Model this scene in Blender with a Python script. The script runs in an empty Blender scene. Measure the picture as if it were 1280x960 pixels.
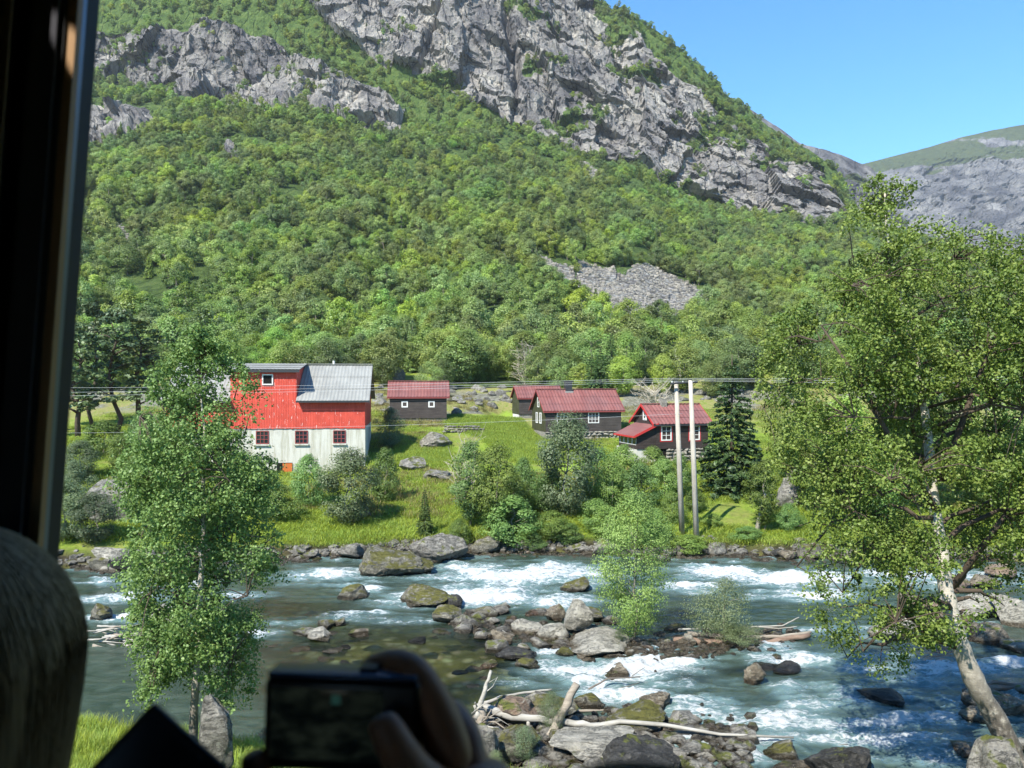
import bpy, bmesh, math, random
import numpy as np
from mathutils import Vector, Matrix, Euler

SC = bpy.context.scene
COL = SC.collection
R = math.radians
F = 961.0            # focal length in pixels of the 1280 px wide photograph
CZ = 10.0            # eye height above the river

# ------------------------------------------------------------------ camera, sky, sun, exposure
cam_d = bpy.data.cameras.new("camera")
cam = bpy.data.objects.new("camera", cam_d)
COL.objects.link(cam)
cam.location = (0, 0, CZ)
cam.rotation_euler = (R(90), 0, 0)
cam_d.sensor_width = 36.0
cam_d.lens = 36.0 * F / 1280.0
cam_d.clip_start = 0.02
cam_d.clip_end = 12000
cam_d.dof.use_dof = True
cam_d.dof.focus_distance = 40.0
cam_d.dof.aperture_fstop = 6.5
SC.camera = cam

SUN_EL, SUN_AZ = 48.0, 215.0        # azimuth clockwise from +Y: behind the camera, to its left
world = bpy.data.worlds.new("World")
SC.world = world
world.use_nodes = True
wn = world.node_tree.nodes
sky = wn.new("ShaderNodeTexSky")
sky.sky_type = 'NISHITA'
sky.sun_disc = False
sky.sun_elevation = R(SUN_EL)
sky.sun_rotation = R(SUN_AZ)
sky.altitude = 300
sky.air_density = 1.0
sky.dust_density = 0.0
sky.ozone_density = 4.0
hs = wn.new("ShaderNodeHueSaturation")
hs.inputs['Saturation'].default_value = 1.25
hs.inputs['Value'].default_value = 1.0
world.node_tree.links.new(sky.outputs[0], hs.inputs['Color'])
world.node_tree.links.new(hs.outputs[0], wn["Background"].inputs[0])
wn["Background"].inputs[1].default_value = 0.15
sun_d = bpy.data.lights.new("sun", 'SUN')
sun_d.energy = 5.0
sun_d.angle = R(0.5)
sun_d.color = (1.0, 0.95, 0.87)
sun = bpy.data.objects.new("sun", sun_d)
COL.objects.link(sun)
sd = Vector((math.sin(R(SUN_AZ)) * math.cos(R(SUN_EL)), math.cos(R(SUN_AZ)) * math.cos(R(SUN_EL)), math.sin(R(SUN_EL))))
sun.rotation_euler = sd.to_track_quat('Z', 'Y').to_euler()
sun.location = (-20, -30, 60)
SC.view_settings.view_transform = 'Standard'
SC.view_settings.look = 'None'
SC.view_settings.exposure = 1.12
SC.view_settings.gamma = 1.0
SC.view_settings.use_curve_mapping = False
cy = SC.cycles
cy.max_bounces = 6
cy.diffuse_bounces = 3
cy.glossy_bounces = 2
cy.transmission_bounces = 4
cy.transparent_max_bounces = 12
cy.caustics_reflective = False
cy.caustics_refractive = False
cy.use_denoising = True
cy.use_adaptive_sampling = True
cy.adaptive_threshold = 0.012

# ------------------------------------------------------------------ helpers
def P(px, py, Y):
    return Vector(((px - 640) / F * Y, Y, CZ - (py - 480) / F * Y))

def W(px, py, z=0.0):
    Y = (CZ - z) * F / (py - 480)
    return Vector(((px - 640) / F * Y, Y, z))

def tag(o, label=None, cat=None, group=None, kind=None):
    if label: o['label'] = label
    if cat: o['category'] = cat
    if group: o['group'] = group
    if kind: o['kind'] = kind
    return o

def empty(name, loc=(0, 0, 0), rz=0.0):
    o = bpy.data.objects.new(name, None)
    o.empty_display_size = 0.2
    o.location = loc
    o.rotation_euler = (0, 0, rz)
    COL.objects.link(o)
    return o

def near_what(px, marks):
    for x, w in marks:
        if px < x: return w
    return marks[-1][1]
FOOT = [(205, 'left of the barn'), (300, 'behind the barn left half'), (380, 'behind the barn dormer'), (470, 'behind the barn right end'), (565, 'behind the small cabin'), (640, 'above the mown meadow'), (700, 'behind the half hidden cabin'), (780, 'behind the chimney cabin'), (890, 'behind the porch cabin'), (960, 'behind the dark spruce'), (2000, 'behind the leaning birch')]
EDGE = [(345, 'behind the slender birch'), (440, 'left of the big dark boulder'), (600, 'beside the cracked grey boulder'), (735, 'across the main rapids'), (865, 'behind the islet shrub'), (960, 'below the two poles'), (2000, 'behind the leaning birch')]
BANK = [(600, 'left of the mown meadow'), (665, 'below the mown meadow'), (735, 'round the tall willow'), (800, 'below the long cabin'), (850, 'below the porch cabin'), (895, 'round the two poles'), (2000, 'right of the two poles')]
def link(name, me, parent=None, loc=None, rz=None, scale=None):
    o = bpy.data.objects.new(name, me)
    COL.objects.link(o)
    if parent is not None: o.parent = parent
    if loc is not None: o.location = loc
    if rz is not None: o.rotation_euler = (0, 0, rz)
    if scale is not None: o.scale = scale if hasattr(scale, '__len__') else (scale,) * 3
    return o

def copy_tree(o, parent=None, kids=None):
    c = o.copy()
    COL.objects.link(c)
    if parent is not None: c.parent = parent
    for ch in list(o.children):
        copy_tree(ch, c)
    return c

def np_mesh(name, verts, faces, mats=(), mat_idx=None, smooth=False, attrs=None):
    """verts (N,3), faces list of (M,k) int arrays (k = 3 or 4); attrs {name: (domain, values)}"""
    verts = np.asarray(verts, dtype=np.float32)
    if not isinstance(faces, list): faces = [faces]
    faces = [np.asarray(f, dtype=np.int32) for f in faces if len(f)]
    me = bpy.data.meshes.new(name)
    me.vertices.add(len(verts))
    me.vertices.foreach_set("co", verts.ravel())
    loops = np.concatenate([f.ravel() for f in faces]) if faces else np.zeros(0, np.int32)
    tot = np.concatenate([np.full(len(f), f.shape[1], np.int32) for f in faces]) if faces else np.zeros(0, np.int32)
    start = np.concatenate([[0], np.cumsum(tot)[:-1]]).astype(np.int32) if len(tot) else tot
    me.loops.add(len(loops))
    me.loops.foreach_set("vertex_index", loops.astype(np.int32))
    me.polygons.add(len(tot))
    if len(tot):
        me.polygons.foreach_set("loop_start", start)
        me.polygons.foreach_set("loop_total", tot)
        if mat_idx is not None:
            me.polygons.foreach_set("material_index", np.asarray(mat_idx, np.int32))
        me.polygons.foreach_set("use_smooth", np.full(len(tot), bool(smooth)))
    for m in mats: me.materials.append(m)
    me.update(calc_edges=True)
    for k, (dom, val) in (attrs or {}).items():
        val = np.asarray(val)
        if val.ndim == 2:
            a = me.attributes.new(k, 'FLOAT_VECTOR', dom)
            a.data.foreach_set("vector", val.astype(np.float32).ravel())
        elif val.dtype.kind == 'i':
            a = me.attributes.new(k, 'INT', dom)
            a.data.foreach_set("value", val.astype(np.int32))
        else:
            a = me.attributes.new(k, 'FLOAT', dom)
            a.data.foreach_set("value", val.astype(np.float32))
    return me

class MB:
    """collects simple solids into one mesh"""
    def __init__(s):
        s.v, s.f, s.m = [], [], []
    def add(s, vs, fs, mi=0):
        b = len(s.v)
        s.v += [tuple(v) for v in vs]
        s.f += [tuple(b + i for i in f) for f in fs]
        s.m += [mi] * len(fs)
        return s
    def box(s, x0, x1, y0, y1, z0, z1, mi=0, rot=None, piv=None):
        vs = [Vector((x, y, z)) for z in (z0, z1) for y in (y0, y1) for x in (x0, x1)]
        if rot is not None:
            piv = Vector(piv) if piv is not None else Vector(((x0 + x1) / 2, (y0 + y1) / 2, (z0 + z1) / 2))
            vs = [piv + rot @ (v - piv) for v in vs]
        return s.add(vs, [(0, 2, 3, 1), (4, 5, 7, 6), (0, 1, 5, 4), (2, 6, 7, 3), (0, 4, 6, 2), (1, 3, 7, 5)], mi)
    def prism(s, poly, a, b, axis='x', mi=0):
        """poly = list of (u,v); extruded along axis from a to b. axis x: (u,v)=(y,z); axis y: (u,v)=(x,z)"""
        n = len(poly)
        mk = (lambda t, u, v: (t, u, v)) if axis == 'x' else ((lambda t, u, v: (u, t, v)) if axis == 'y' else (lambda t, u, v: (u, v, t)))
        vs = [mk(a, u, v) for u, v in poly] + [mk(b, u, v) for u, v in poly]
        fs = [tuple(range(n))[::-1], tuple(range(n, 2 * n))] + [(i, (i + 1) % n, n + (i + 1) % n, n + i) for i in range(n)]
        return s.add(vs, fs, mi)
    def tube(s, pts, rad, n=8, mi=0, caps=True):
        pts = [Vector(p) for p in pts]
        if not hasattr(rad, '__len__'): rad = [rad] * len(pts)
        b = len(s.v)
        up = Vector((0.13, 0.21, 0.97))
        for i, p in enumerate(pts):
            d = (pts[min(i + 1, len(pts) - 1)] - pts[max(i - 1, 0)])
            d = d.normalized() if d.length > 1e-9 else Vector((0, 0, 1))
            a = d.cross(up)
            if a.length < 0.05: a = d.cross(Vector((1, 0, 0)))
            a.normalize()
            c = d.cross(a)
            for k in range(n):
                t = 2 * math.pi * k / n
                s.v.append(tuple(p + (a * math.cos(t) + c * math.sin(t)) * rad[i]))
        for i in range(len(pts) - 1):
            for k in range(n):
                s.f.append((b + i * n + k, b + i * n + (k + 1) % n, b + (i + 1) * n + (k + 1) % n, b + (i + 1) * n + k))
                s.m.append(mi)
        if caps:
            s.f.append(tuple(b + k for k in range(n))[::-1]); s.m.append(mi)
            e = b + (len(pts) - 1) * n
            s.f.append(tuple(e + k for k in range(n))); s.m.append(mi)
        return s
    def mesh(s, name, mats, smooth=False):
        me = bpy.data.meshes.new(name)
        me.from_pydata(s.v, [], s.f)
        for m in (mats if isinstance(mats, (list, tuple)) else [mats]): me.materials.append(m)
        me.polygons.foreach_set("material_index", s.m)
        me.polygons.foreach_set("use_smooth", [smooth] * len(s.f))
        bm = bmesh.new(); bm.from_mesh(me)
        bmesh.ops.recalc_face_normals(bm, faces=bm.faces[:])
        bm.to_mesh(me); bm.free()
        return me
    def build(s, name, mats, parent=None, smooth=False, **kw):
        return link(name, s.mesh(name, mats, smooth), parent, **kw)

# ---- numpy noise
def _hash(ix, iy, iz, seed):
    h = (ix.astype(np.int64) * 374761393 + iy.astype(np.int64) * 668265263 + iz.astype(np.int64) * 2147483647 + seed * 1274126177) & 0xFFFFFFFF
    h = ((h ^ (h >> 13)) * 1274126177) & 0xFFFFFFFF
    h = ((h ^ (h >> 16)) * 2246822519) & 0xFFFFFFFF
    return ((h ^ (h >> 15)) & 0xFFFFFF) / float(0xFFFFFF) * 2 - 1

def vnoise(x, y, z, seed=0):
    x, y, z = np.broadcast_arrays(np.asarray(x, float), np.asarray(y, float), np.asarray(z, float))
    ix, iy, iz = np.floor(x), np.floor(y), np.floor(z)
    fx, fy, fz = x - ix, y - iy, z - iz
    sx, sy, sz = (f * f * f * (f * (f * 6 - 15) + 10) for f in (fx, fy, fz))
    out = 0
    for dx in (0, 1):
        for dy in (0, 1):
            for dz in (0, 1):
                w = (sx if dx else 1 - sx) * (sy if dy else 1 - sy) * (sz if dz else 1 - sz)
                out = out + w * _hash(ix + dx, iy + dy, iz + dz, seed)
    return out

def fbm(x, y, z, octv=4, seed=0, gain=0.5, ridged=False):
    a, s, t = 1.0, 0.0, 0.0
    for o in range(octv):
        n = vnoise(x * 2.03 ** o + 7.1 * o, y * 2.03 ** o + 3.7 * o, z * 2.03 ** o + 1.3 * o, seed + o)
        if ridged: n = 1 - 2 * np.abs(n)
        s = s + a * n; t += a; a *= gain
    return s / t

def facets(x, y, z, seed):
    """blocky relief: every cell of a jittered lattice carries its own tilted plane; returns (height, tone)"""
    ix, iy, iz = np.floor(x), np.floor(y), np.floor(z)
    best = np.full(x.shape, 1e9); h = np.zeros(x.shape); tone = np.zeros(x.shape)
    for dx in (-1, 0, 1):
        for dy in (-1, 0, 1):
            for dz in (-1, 0, 1):
                a, b, c = ix + dx, iy + dy, iz + dz
                ox, oy, oz = x - a - .5 - .48 * _hash(a, b, c, seed), y - b - .5 - .48 * _hash(a, b, c, seed + 1), z - c - .5 - .48 * _hash(a, b, c, seed + 2)
                d = ox * ox + oy * oy + oz * oz
                k = d < best
                best = np.where(k, d, best)
                t = _hash(a, b, c, seed + 3)
                hh = .45 * t + .55 * (ox * _hash(a, b, c, seed + 4) + oy * _hash(a, b, c, seed + 5) + oz * _hash(a, b, c, seed + 6))
                h = np.where(k, hh, h); tone = np.where(k, _hash(a, b, c, seed + 7), tone)
    return h, tone

# ---- materials
class Mat:
    def __init__(s, name):
        s.m = bpy.data.materials.new(name)
        s.m.use_nodes = True
        s.nt = s.m.node_tree
        s.N = s.nt.nodes
        s.out = s.N["Material Output"]
        s.p = s.N["Principled BSDF"]
    def n(s, typ, _props=None, **inp):
        nd = s.N.new("ShaderNode" + typ)
        for k, v in (_props or {}).items(): setattr(nd, k, v)
        for k, v in inp.items():
            key = int(k[1:]) if k[0] == '_' and k[1:].isdigit() else k.replace('_', ' ')
            s.set(nd, key, v)
        return nd
    def set(s, nd, key, v):
        sk = nd.inputs[key]
        if isinstance(v, bpy.types.NodeSocket): s.nt.links.new(v, sk)
        elif isinstance(v, bpy.types.Node): s.nt.links.new(v.outputs[0], sk)
        elif hasattr(v, '__len__') and len(v) == 3 and sk.type == 'RGBA': sk.default_value = (*v, 1)
        else: sk.default_value = v
    def pos(s):
        return s.n('NewGeometry').outputs['Position']
    def obj(s):
        return s.n('TexCoord').outputs['Object']
    def mapping(s, vec, scale=(1, 1, 1), rot=(0, 0, 0), loc=(0, 0, 0)):
        return s.n('Mapping', Vector=vec, Scale=scale, Rotation=rot, Location=loc).outputs[0]
    def noise(s, vec, scale, detail=4, rough=0.55, dist=0.0):
        return s.n('TexNoise', Vector=vec, Scale=scale, Detail=detail, Roughness=rough, Distortion=dist).outputs['Fac']
    def voro(s, vec, scale, feature='F1', rnd=1.0):
        return s.n('TexVoronoi', {'feature': feature}, Vector=vec, Scale=scale, Randomness=rnd)
    def ramp(s, fac, stops, interp='LINEAR'):
        nd = s.n('ValToRGB', Fac=fac)
        cr = nd.color_ramp
        cr.interpolation = interp
        while len(cr.elements) < len(stops): cr.elements.new(0.5)
        for e, (p, c) in zip(cr.elements, stops):
            e.position = p
            e.color = (*c, 1) if hasattr(c, '__len__') else (c, c, c, 1)
        return nd.outputs['Color']
    def mix(s, fac, a, b, blend='MIX'):
        nd = s.N.new('ShaderNodeMix')
        nd.data_type = 'RGBA'
        nd.blend_type = blend
        for k, v in ((0, fac), (6, a), (7, b)): s.set(nd, k, v)
        return nd.outputs[2]
    def math(s, op, a, b=0.0, clamp=False):
        return s.n('Math', {'operation': op, 'use_clamp': clamp}, _0=a, _1=b).outputs[0]
    def rng(s, v, a, b, c=0.0, d=1.0):
        return s.n('MapRange', {'clamp': True, 'interpolation_type': 'SMOOTHSTEP'}, Value=v, From_Min=a, From_Max=b, To_Min=c, To_Max=d).outputs[0]
    def attr(s, name, what='Fac', typ='GEOMETRY'):
        return s.n('Attribute', {'attribute_name': name, 'attribute_type': typ}).outputs[what]
    def nz(s):
        return s.n('SeparateXYZ', Vector=s.n('NewGeometry').outputs['Normal']).outputs['Z']
    def bump(s, h, strength=0.5, dist=0.1, normal=None):
        nd = s.n('Bump', Height=h, Strength=strength, Distance=dist)
        if normal is not None: s.set(nd, 'Normal', normal)
        return nd.outputs[0]
    def done(s, color=None, rough=0.8, normal=None, spec=0.3, metal=0.0):
        if color is not None: s.set(s.p, 'Base Color', color)
        s.set(s.p, 'Roughness', rough)
        s.set(s.p, 'Specular IOR Level', spec)
        s.set(s.p, 'Metallic', metal)
        if normal is not None: s.set(s.p, 'Normal', normal)
        return s.m
    def surface(s, shader):
        s.nt.links.new(shader if isinstance(shader, bpy.types.NodeSocket) else shader.outputs[0], s.out.inputs['Surface'])
        return s.m

def plain(name, col, rough=0.7, spec=0.3, metal=0.0, var=0.15, scale=8.0, bump=0.0):
    M = Mat(name)
    n = M.noise(M.obj(), scale, 5, 0.6)
    c = M.mix(n, tuple(v * (1 - var) for v in col), tuple(min(1, v * (1 + var)) for v in col))
    return M.done(c, rough, M.bump(n, bump, 0.02) if bump else None, spec, metal)

def leaf_mat(name, dark, mid, light, transl=0.35, rough=0.45, spec=0.35, stands=0.0):
    M = Mat(name)
    t = M.attr('tint')
    c = M.ramp(t, [(0.0, dark), (0.5, mid), (1.0, light)])
    rnd = M.n('ObjectInfo').outputs['Random']
    hv = M.n('HueSaturation', Color=c, Hue=M.rng(rnd, 0, 1, 0.476, 0.510), Saturation=M.rng(rnd, 0, 1, 1.0, 0.88), Value=M.rng(M.math('FRACT', M.math('MULTIPLY', rnd, 7.31)), 0, 1, 0.68, 1.3)).outputs[0]
    if stands:
        s1 = M.noise(M.pos(), 0.022, 4, .6); s2 = M.noise(M.pos(), 0.05, 3, .6)
        hv = M.n('HueSaturation', Color=hv, Hue=M.rng(s1, .3, .7, .482, .516), Saturation=M.rng(s2, .3, .7, .85, 1.1), Value=M.rng(s2, .3, .72, .78, 1.18)).outputs[0]
    d = M.done(hv, rough, None, spec)
    tr = M.n('BsdfTranslucent', Color=M.n('HueSaturation', Color=hv, Hue=0.495, Saturation=1.08, Value=1.35).outputs[0])
    mx = M.n('MixShader', Fac=transl)
    M.nt.links.new(M.p.outputs[0], mx.inputs[1]); M.nt.links.new(tr.outputs[0], mx.inputs[2])
    M.surface(mx)
    return M.m

def stone_mat(name, c1, c2, dark, moss=0.5, wet=True, scale=1.0, mosscol=(0.10, 0.11, 0.02), lichen=0.6):
    M = Mat(name)
    p = M.pos()
    big = M.noise(p, 0.9 * scale, 3, 0.6)
    n1 = M.noise(p, 3.0 * scale, 8, 0.7)
    n2 = M.noise(p, 17 * scale, 6, 0.75)
    c = M.ramp(n1, [(0.3, dark), (0.47, c1), (0.66, c2)])
    c = M.mix(M.math('MULTIPLY', M.rng(n2, 0.5, 0.68), 0.55), c, dark)
    li = M.noise(p, 6.5 * scale, 6, 0.8, 0.4)
    c = M.mix(M.math('MULTIPLY', M.rng(li, 0.55, 0.63), lichen), c, (0.46, 0.45, 0.38))
    sk = M.noise(M.mapping(p, (0.7, 1.6, 2.6), (R(20), R(14), 0)), 1.5 * scale, 7, 0.72, 0.8)
    crk = M.rng(M.math('ABSOLUTE', M.math('SUBTRACT', sk, 0.5)), 0.0, 0.022)
    c = M.mix(M.math('MULTIPLY', M.math('SUBTRACT', 1.0, crk), 0.7), c, dark)
    if moss:
        mm = M.math('MULTIPLY', M.rng(M.nz(), 0.35, 0.85), M.rng(M.noise(p, 1.6 * scale, 5, 0.65), 0.62 - moss * 0.25, 0.70 - moss * 0.22))
        c = M.mix(mm, c, M.mix(n2, mosscol, tuple(v * 1.5 for v in mosscol)))
    h = M.math('ADD', M.math('MULTIPLY', n1, 0.7), M.math('MULTIPLY', n2, 0.25))
    h = M.math('ADD', h, M.math('MULTIPLY', crk, 0.12))
    rough = 0.85
    if wet:
        z = M.n('SeparateXYZ', Vector=p).outputs['Z']
        wl = M.rng(M.math('ADD', z, M.math('MULTIPLY', big, 0.3)), 0.28, 0.42)
        c = M.mix(wl, M.mix(1.0, c, (0.3, 0.26, 0.21), 'MULTIPLY'), c)
        rough = M.rng(wl, 0, 1, 0.25, 0.88)
    c = M.mix(1.0, c, (0.78, 0.76, 0.73), 'MULTIPLY')
    return M.done(c, rough, M.bump(h, 1.0, 0.2 / scale), 0.35)

def wood_mat(name, c1, c2, axis='x', rough=0.8, peel=None, peel_amt=0.0, scale=1.0):
    M = Mat(name)
    p = M.obj()
    sc = (0.35, 6, 6) if axis == 'x' else ((6, 6, 0.35) if axis == 'z' else (6, 0.35, 6))
    q = M.mapping(p, tuple(v * scale for v in sc))
    n = M.noise(q, 2.0, 6, 0.65)
    n2 = M.noise(p, 1.3 * scale, 4, 0.6)
    c = M.mix(M.rng(n, 0.3, 0.7), c1, c2)
    c = M.mix(M.rng(n2, 0.35, 0.7, 0, 0.35), c, tuple(v * 0.55 for v in c1))
    if peel:
        pl = M.noise(M.mapping(p, (2.2, 2.2, 0.5) if axis == 'z' else (0.5, 2.2, 2.2)), 2.6, 8, 0.75)
        c = M.mix(M.math('MULTIPLY', M.rng(pl, 0.63 - peel_amt, 0.67 - peel_amt), 0.85), c, peel)
    return M.done(c, rough, M.bump(n, 0.4, 0.01), 0.25)
# ------------------------------------------------------------------ terrain heights
YN_X = np.array([-40, -13, -8.5, -4, 0, 5, 9, 12, 15, 40]); YN_Y = np.array([23.2, 22.8, 22.1, 20.8, 20.2, 18.6, 18.4, 18.8, 20.2, 21])
YF_X = np.array([-60, -22, -17, -9, -4, 2, 8, 15, 25, 60]); YF_Y = np.array([40.5, 41.2, 43.0, 44.0, 45.0, 45.2, 44.6, 43.8, 43.4, 42.6])
FAR_Y = np.array([-5, -1.2, 0.0, 0.8, 1.6, 5, 9, 16, 24, 36, 46, 56, 74, 90])
FAR_Z = np.array([-.9, -.8, -.25, .35, .75, 1.25, 1.75, 2.65, 3.4, 4.7, 6.3, 8.0, 10.3, 13.5])
NEAR_D = np.array([-3, -.8, 0, 1.0, 3, 6, 12, 16, 30]); NEAR_Z = np.array([-.8, -.6, -.2, .35, .85, 1.5, 3.8, 6.2, 7.2])
CTRL = [(-24, 66, 2.6, 6), (-17, 66, 2.3, 5), (-11, 69, 3.6, 4), (-10.5, 86, 6.0, 6), (-14, 88, 6.2, 6), (7, 80, 3.9, 5), (11, 82, 4.2, 5), (2, 80, 4.4, 4),
        (13, 66, 3.2, 5), (18, 68, 3.3, 5), (1.5, 98, 5.2, 5), (-3, 78, 4.9, 4), (-30, 64, 4.0, 7), (-38, 62, 4.6, 8), (26, 66, 3.6, 8), (-10, 76, 4.3, 4),
        (-14, 78, 4.6, 4)]

def far_edge(x): return np.interp(x, YF_X, YF_Y)
def near_edge(x): return np.interp(x, YN_X, YN_Y)

def hG(x, y, rough=True):
    x = np.asarray(x, float); y = np.asarray(y, float)
    wob = 0.5 * vnoise(x * .35, y * .35, 0, 5)
    zf = np.interp(y - far_edge(x) + wob, FAR_Y, FAR_Z)
    zn = np.interp(near_edge(x) - y + wob * .6, NEAR_D, NEAR_Z)
    z = np.where(y > 32, zf, zn)
    num = 0.0; den = 1e-3
    for cx, cyy, cz, r in CTRL:
        b = np.interp(cyy - float(far_edge(cx)), FAR_Y, FAR_Z)
        w = np.exp(-((x - cx) ** 2 + (y - cyy) ** 2) / (r * r))
        num = num + w * (cz - b); den = den + w
    z = z + num / np.maximum(den, 0.6)
    if rough:
        land = np.clip((np.abs(y - 32) - 11.5) / 3, 0, 1)
        z = z + land * (0.16 * fbm(x * .5, y * .5, 0, 3, 11) + 0.5 * np.clip((y - 50) / 40, 0, 1) * fbm(x * .11, y * .11, 0, 3, 12))
        z = z + (1 - land) * 0.18 * fbm(x * .9, y * .9, 0, 3, 13)
    return z

def gz(x, y): return float(hG(np.array([x]), np.array([y]))[0])

def hit(px, py, y0=44.0, y1=118.0):
    """where the line of sight through a pixel meets the far land"""
    ys = np.linspace(y0, y1, 500)
    d = (CZ - (py - 480) / F * ys) - hG((px - 640) / F * ys, ys)
    k = np.argmax(d < 0) if (d < 0).any() else len(ys) - 1
    y = ys[k]
    return Vector(((px - 640) / F * y, y, gz((px - 640) / F * y, y)))

# ------------------------------------------------------------------ ground
def ground_mat():
    M = Mat('ground')
    p = M.pos()
    n1 = M.noise(p, 0.35, 6, 0.65); n2 = M.noise(p, 2.6, 6, 0.7); n3 = M.noise(p, 14, 4, 0.7)
    g = M.ramp(n2, [(0.3, (0.09, 0.14, 0.016)), (0.5, (0.18, 0.25, 0.028)), (0.7, (0.27, 0.31, 0.055))])
    g = M.mix(M.rng(n1, 0.45, 0.7, 0, 0.75), g, (0.22, 0.19, 0.07))
    g = M.mix(M.math('MULTIPLY', M.attr('dry'), M.rng(n2, .35, .6)), g, M.mix(n3, (0.20, 0.165, 0.06), (0.32, 0.28, 0.13)))
    mow = M.mix(M.noise(M.mapping(p, (1, 0.25, 1), (0, 0, R(35))), 0.9, 4, 0.6), (0.18, 0.27, 0.03), (0.27, 0.36, 0.055))
    g = M.mix(M.attr('mown'), g, mow)
    st = M.ramp(M.noise(p, 1.7, 7, 0.75), [(0.3, (0.05, 0.045, 0.035)), (0.5, (0.17, 0.16, 0.13)), (0.7, (0.34, 0.33, 0.29))])
    zz = M.n('SeparateXYZ', Vector=p).outputs['Z']
    soil = M.ramp(n2, [(0.35, (0.022, 0.018, 0.012)), (0.55, (0.06, 0.05, 0.028)), (0.7, (0.10, 0.085, 0.03))])
    st = M.mix(M.rng(zz, .75, 1.5), soil, st)
    g = M.mix(M.attr('stony'), g, st)
    bed = M.voro(M.mapping(p, (1, .8, 1)), 1.9)
    bd = M.mix(M.rng(M.noise(p, .8, 4), 0.35, 0.65), (0.18, 0.155, 0.055), (0.40, 0.33, 0.13))
    bd = M.mix(M.rng(bed.outputs['Distance'], 0.1, 0.6), M.mix(0.6, bd, M.n('HueSaturation', Color=bed.outputs['Color'], Saturation=0.25, Value=.5).outputs[0]), M.mix(1.0, bd, (0.3, 0.34, 0.25), 'MULTIPLY'))
    z = M.n('SeparateXYZ', Vector=p).outputs['Z']
    g = M.mix(M.rng(z, 0.02, 0.3), bd, g)
    h = M.math('ADD', n3, M.math('MULTIPLY', n2, 1.2))
    return M.done(g, 0.95, M.bump(h, 0.8, 0.15), 0.15)

gx = np.concatenate([[-1100, -800, -560, -400, -280, -200, -160], np.arange(-130, 170.1, 0.55), [200, 250, 330, 460, 640, 900, 1200]])
gy = np.concatenate([[-60, -40, -24, -14], np.arange(-8, 15, 1.0), np.arange(15, 70, 0.3), np.arange(70, 126, 0.8)])
GX, GY = np.meshgrid(gx, gy)
GZ = hG(GX, GY)

def grid_faces(nr, nc):
    i = np.arange(nr * nc).reshape(nr, nc)
    return np.stack([i[:-1, :-1].ravel(), i[:-1, 1:].ravel(), i[1:, 1:].ravel(), i[1:, :-1].ravel()], 1)

gpx = 640 + F * GX / np.maximum(GY, 1)
gpy = 480 + F * (CZ - GZ) / np.maximum(GY, 1)

def pin(px, py, poly):
    """points in polygon"""
    px = np.asarray(px); inside = np.zeros(px.shape, bool)
    n = len(poly)
    for i in range(n):
        x1, y1 = poly[i]; x2, y2 = poly[(i + 1) % n]
        c = ((y1 > py) != (y2 > py)) & (px < (x2 - x1) * (py - y1) / (y2 - y1 + 1e-9) + x1)
        inside ^= c
    return inside

nz_ = vnoise(GX * .4, GY * .4, 0, 3)
mown = (GY > 60) & pin(gpx + 6 * nz_, gpy + 4 * nz_, [(560, 522), (640, 516), (668, 545), (735, 552), (720, 590), (640, 575), (600, 545), (560, 530)])
mown |= (GY > 60) & pin(gpx + 6 * nz_, gpy + 4 * nz_, [(498, 556), (560, 552), (560, 580), (500, 585)])
dfar = GY - far_edge(GX)
stony = np.clip(2.2 - np.abs(dfar - .3) / .75, 0, 1) + np.clip(1 - np.abs(near_edge(GX) - GY - .4) / 1.2, 0, 1) * .8
stony = stony + np.clip((GY - 86) / 6, 0, 1) * np.clip((112 - GY) / 6, 0, 1) * (fbm(GX * .25, GY * .18, 0, 4, 21) > 0.02) * .9
stony = stony + 0 * (GY > 50) * (fbm(GX * .2, GY * .2, 0, 4, 22) > 0.46) * .6
ground = link('ground', np_mesh('ground', np.stack([GX, GY, GZ], -1).reshape(-1, 3), grid_faces(*GX.shape), [ground_mat()], smooth=True,
              attrs={'dry': ('POINT', (np.clip((GY - 80) / 8, 0, 1) * np.clip((121 - GY) / 4, 0, 1)).ravel()), 'mown': ('POINT', mown.astype(float).ravel()), 'stony': ('POINT', np.clip(stony, 0, 1).ravel())}))
tag(ground, 'grassy river banks and rough meadow below the wooded slope', kind='structure')

# ------------------------------------------------------------------ mountain: hillside, cliff and skyline
cpx = np.concatenate([np.arange(-420, -20, 14), np.arange(-20, 1330, 2.0), np.arange(1330, 1800, 14)])
T_TREE = ([-420, 110, 300, 400, 450, 520, 560, 640, 700, 760, 800, 830, 880, 950, 1000, 1055, 1120, 1280, 1800],
          [100, 116, 112, 128, 148, 152, 158, 166, 190, 205, 210, 236, 256, 268, 270, 274, 300, 340, 350])
T_SKY = ([-420, 560, 640, 700, 745, 800, 850, 905, 960, 1010, 1045, 1058, 1075, 1120, 1280, 1800],
         [-170, -170, -110, -45, 0, 31, 62, 116, 157, 186, 214, 246, 282, 308, 346, 352])
t_tree = (480 - np.interp(cpx, *T_TREE)) / F
t_sky = (480 - np.interp(cpx, *T_SKY)) / F
t_sky = np.maximum(t_sky, t_tree + 0.003)
HS_Y = np.array([112, 130, 160, 220, 300, 400, 500.0])
HS_T = np.array([-.004, .035, .13, .37, .63, .84, 1.0])     # share of the treeline angle reached at each distance
rowsA = np.linspace(0, 1, 130)
YA = np.interp(rowsA, np.linspace(0, 1, len(HS_Y)), HS_Y)
fa = np.interp(YA, HS_Y, HS_T)
rowsB = np.linspace(0, 1, 251)[1:]
YB = 500 + 110 * rowsB ** 0.9
YC = np.array([640.0, 700.0, 800.0])
rows = []
for Y, f in zip(YA, fa):
    t = np.where(f < 0, f, f * t_tree)
    rows.append((np.full_like(cpx, Y), CZ + t * Y))
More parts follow.
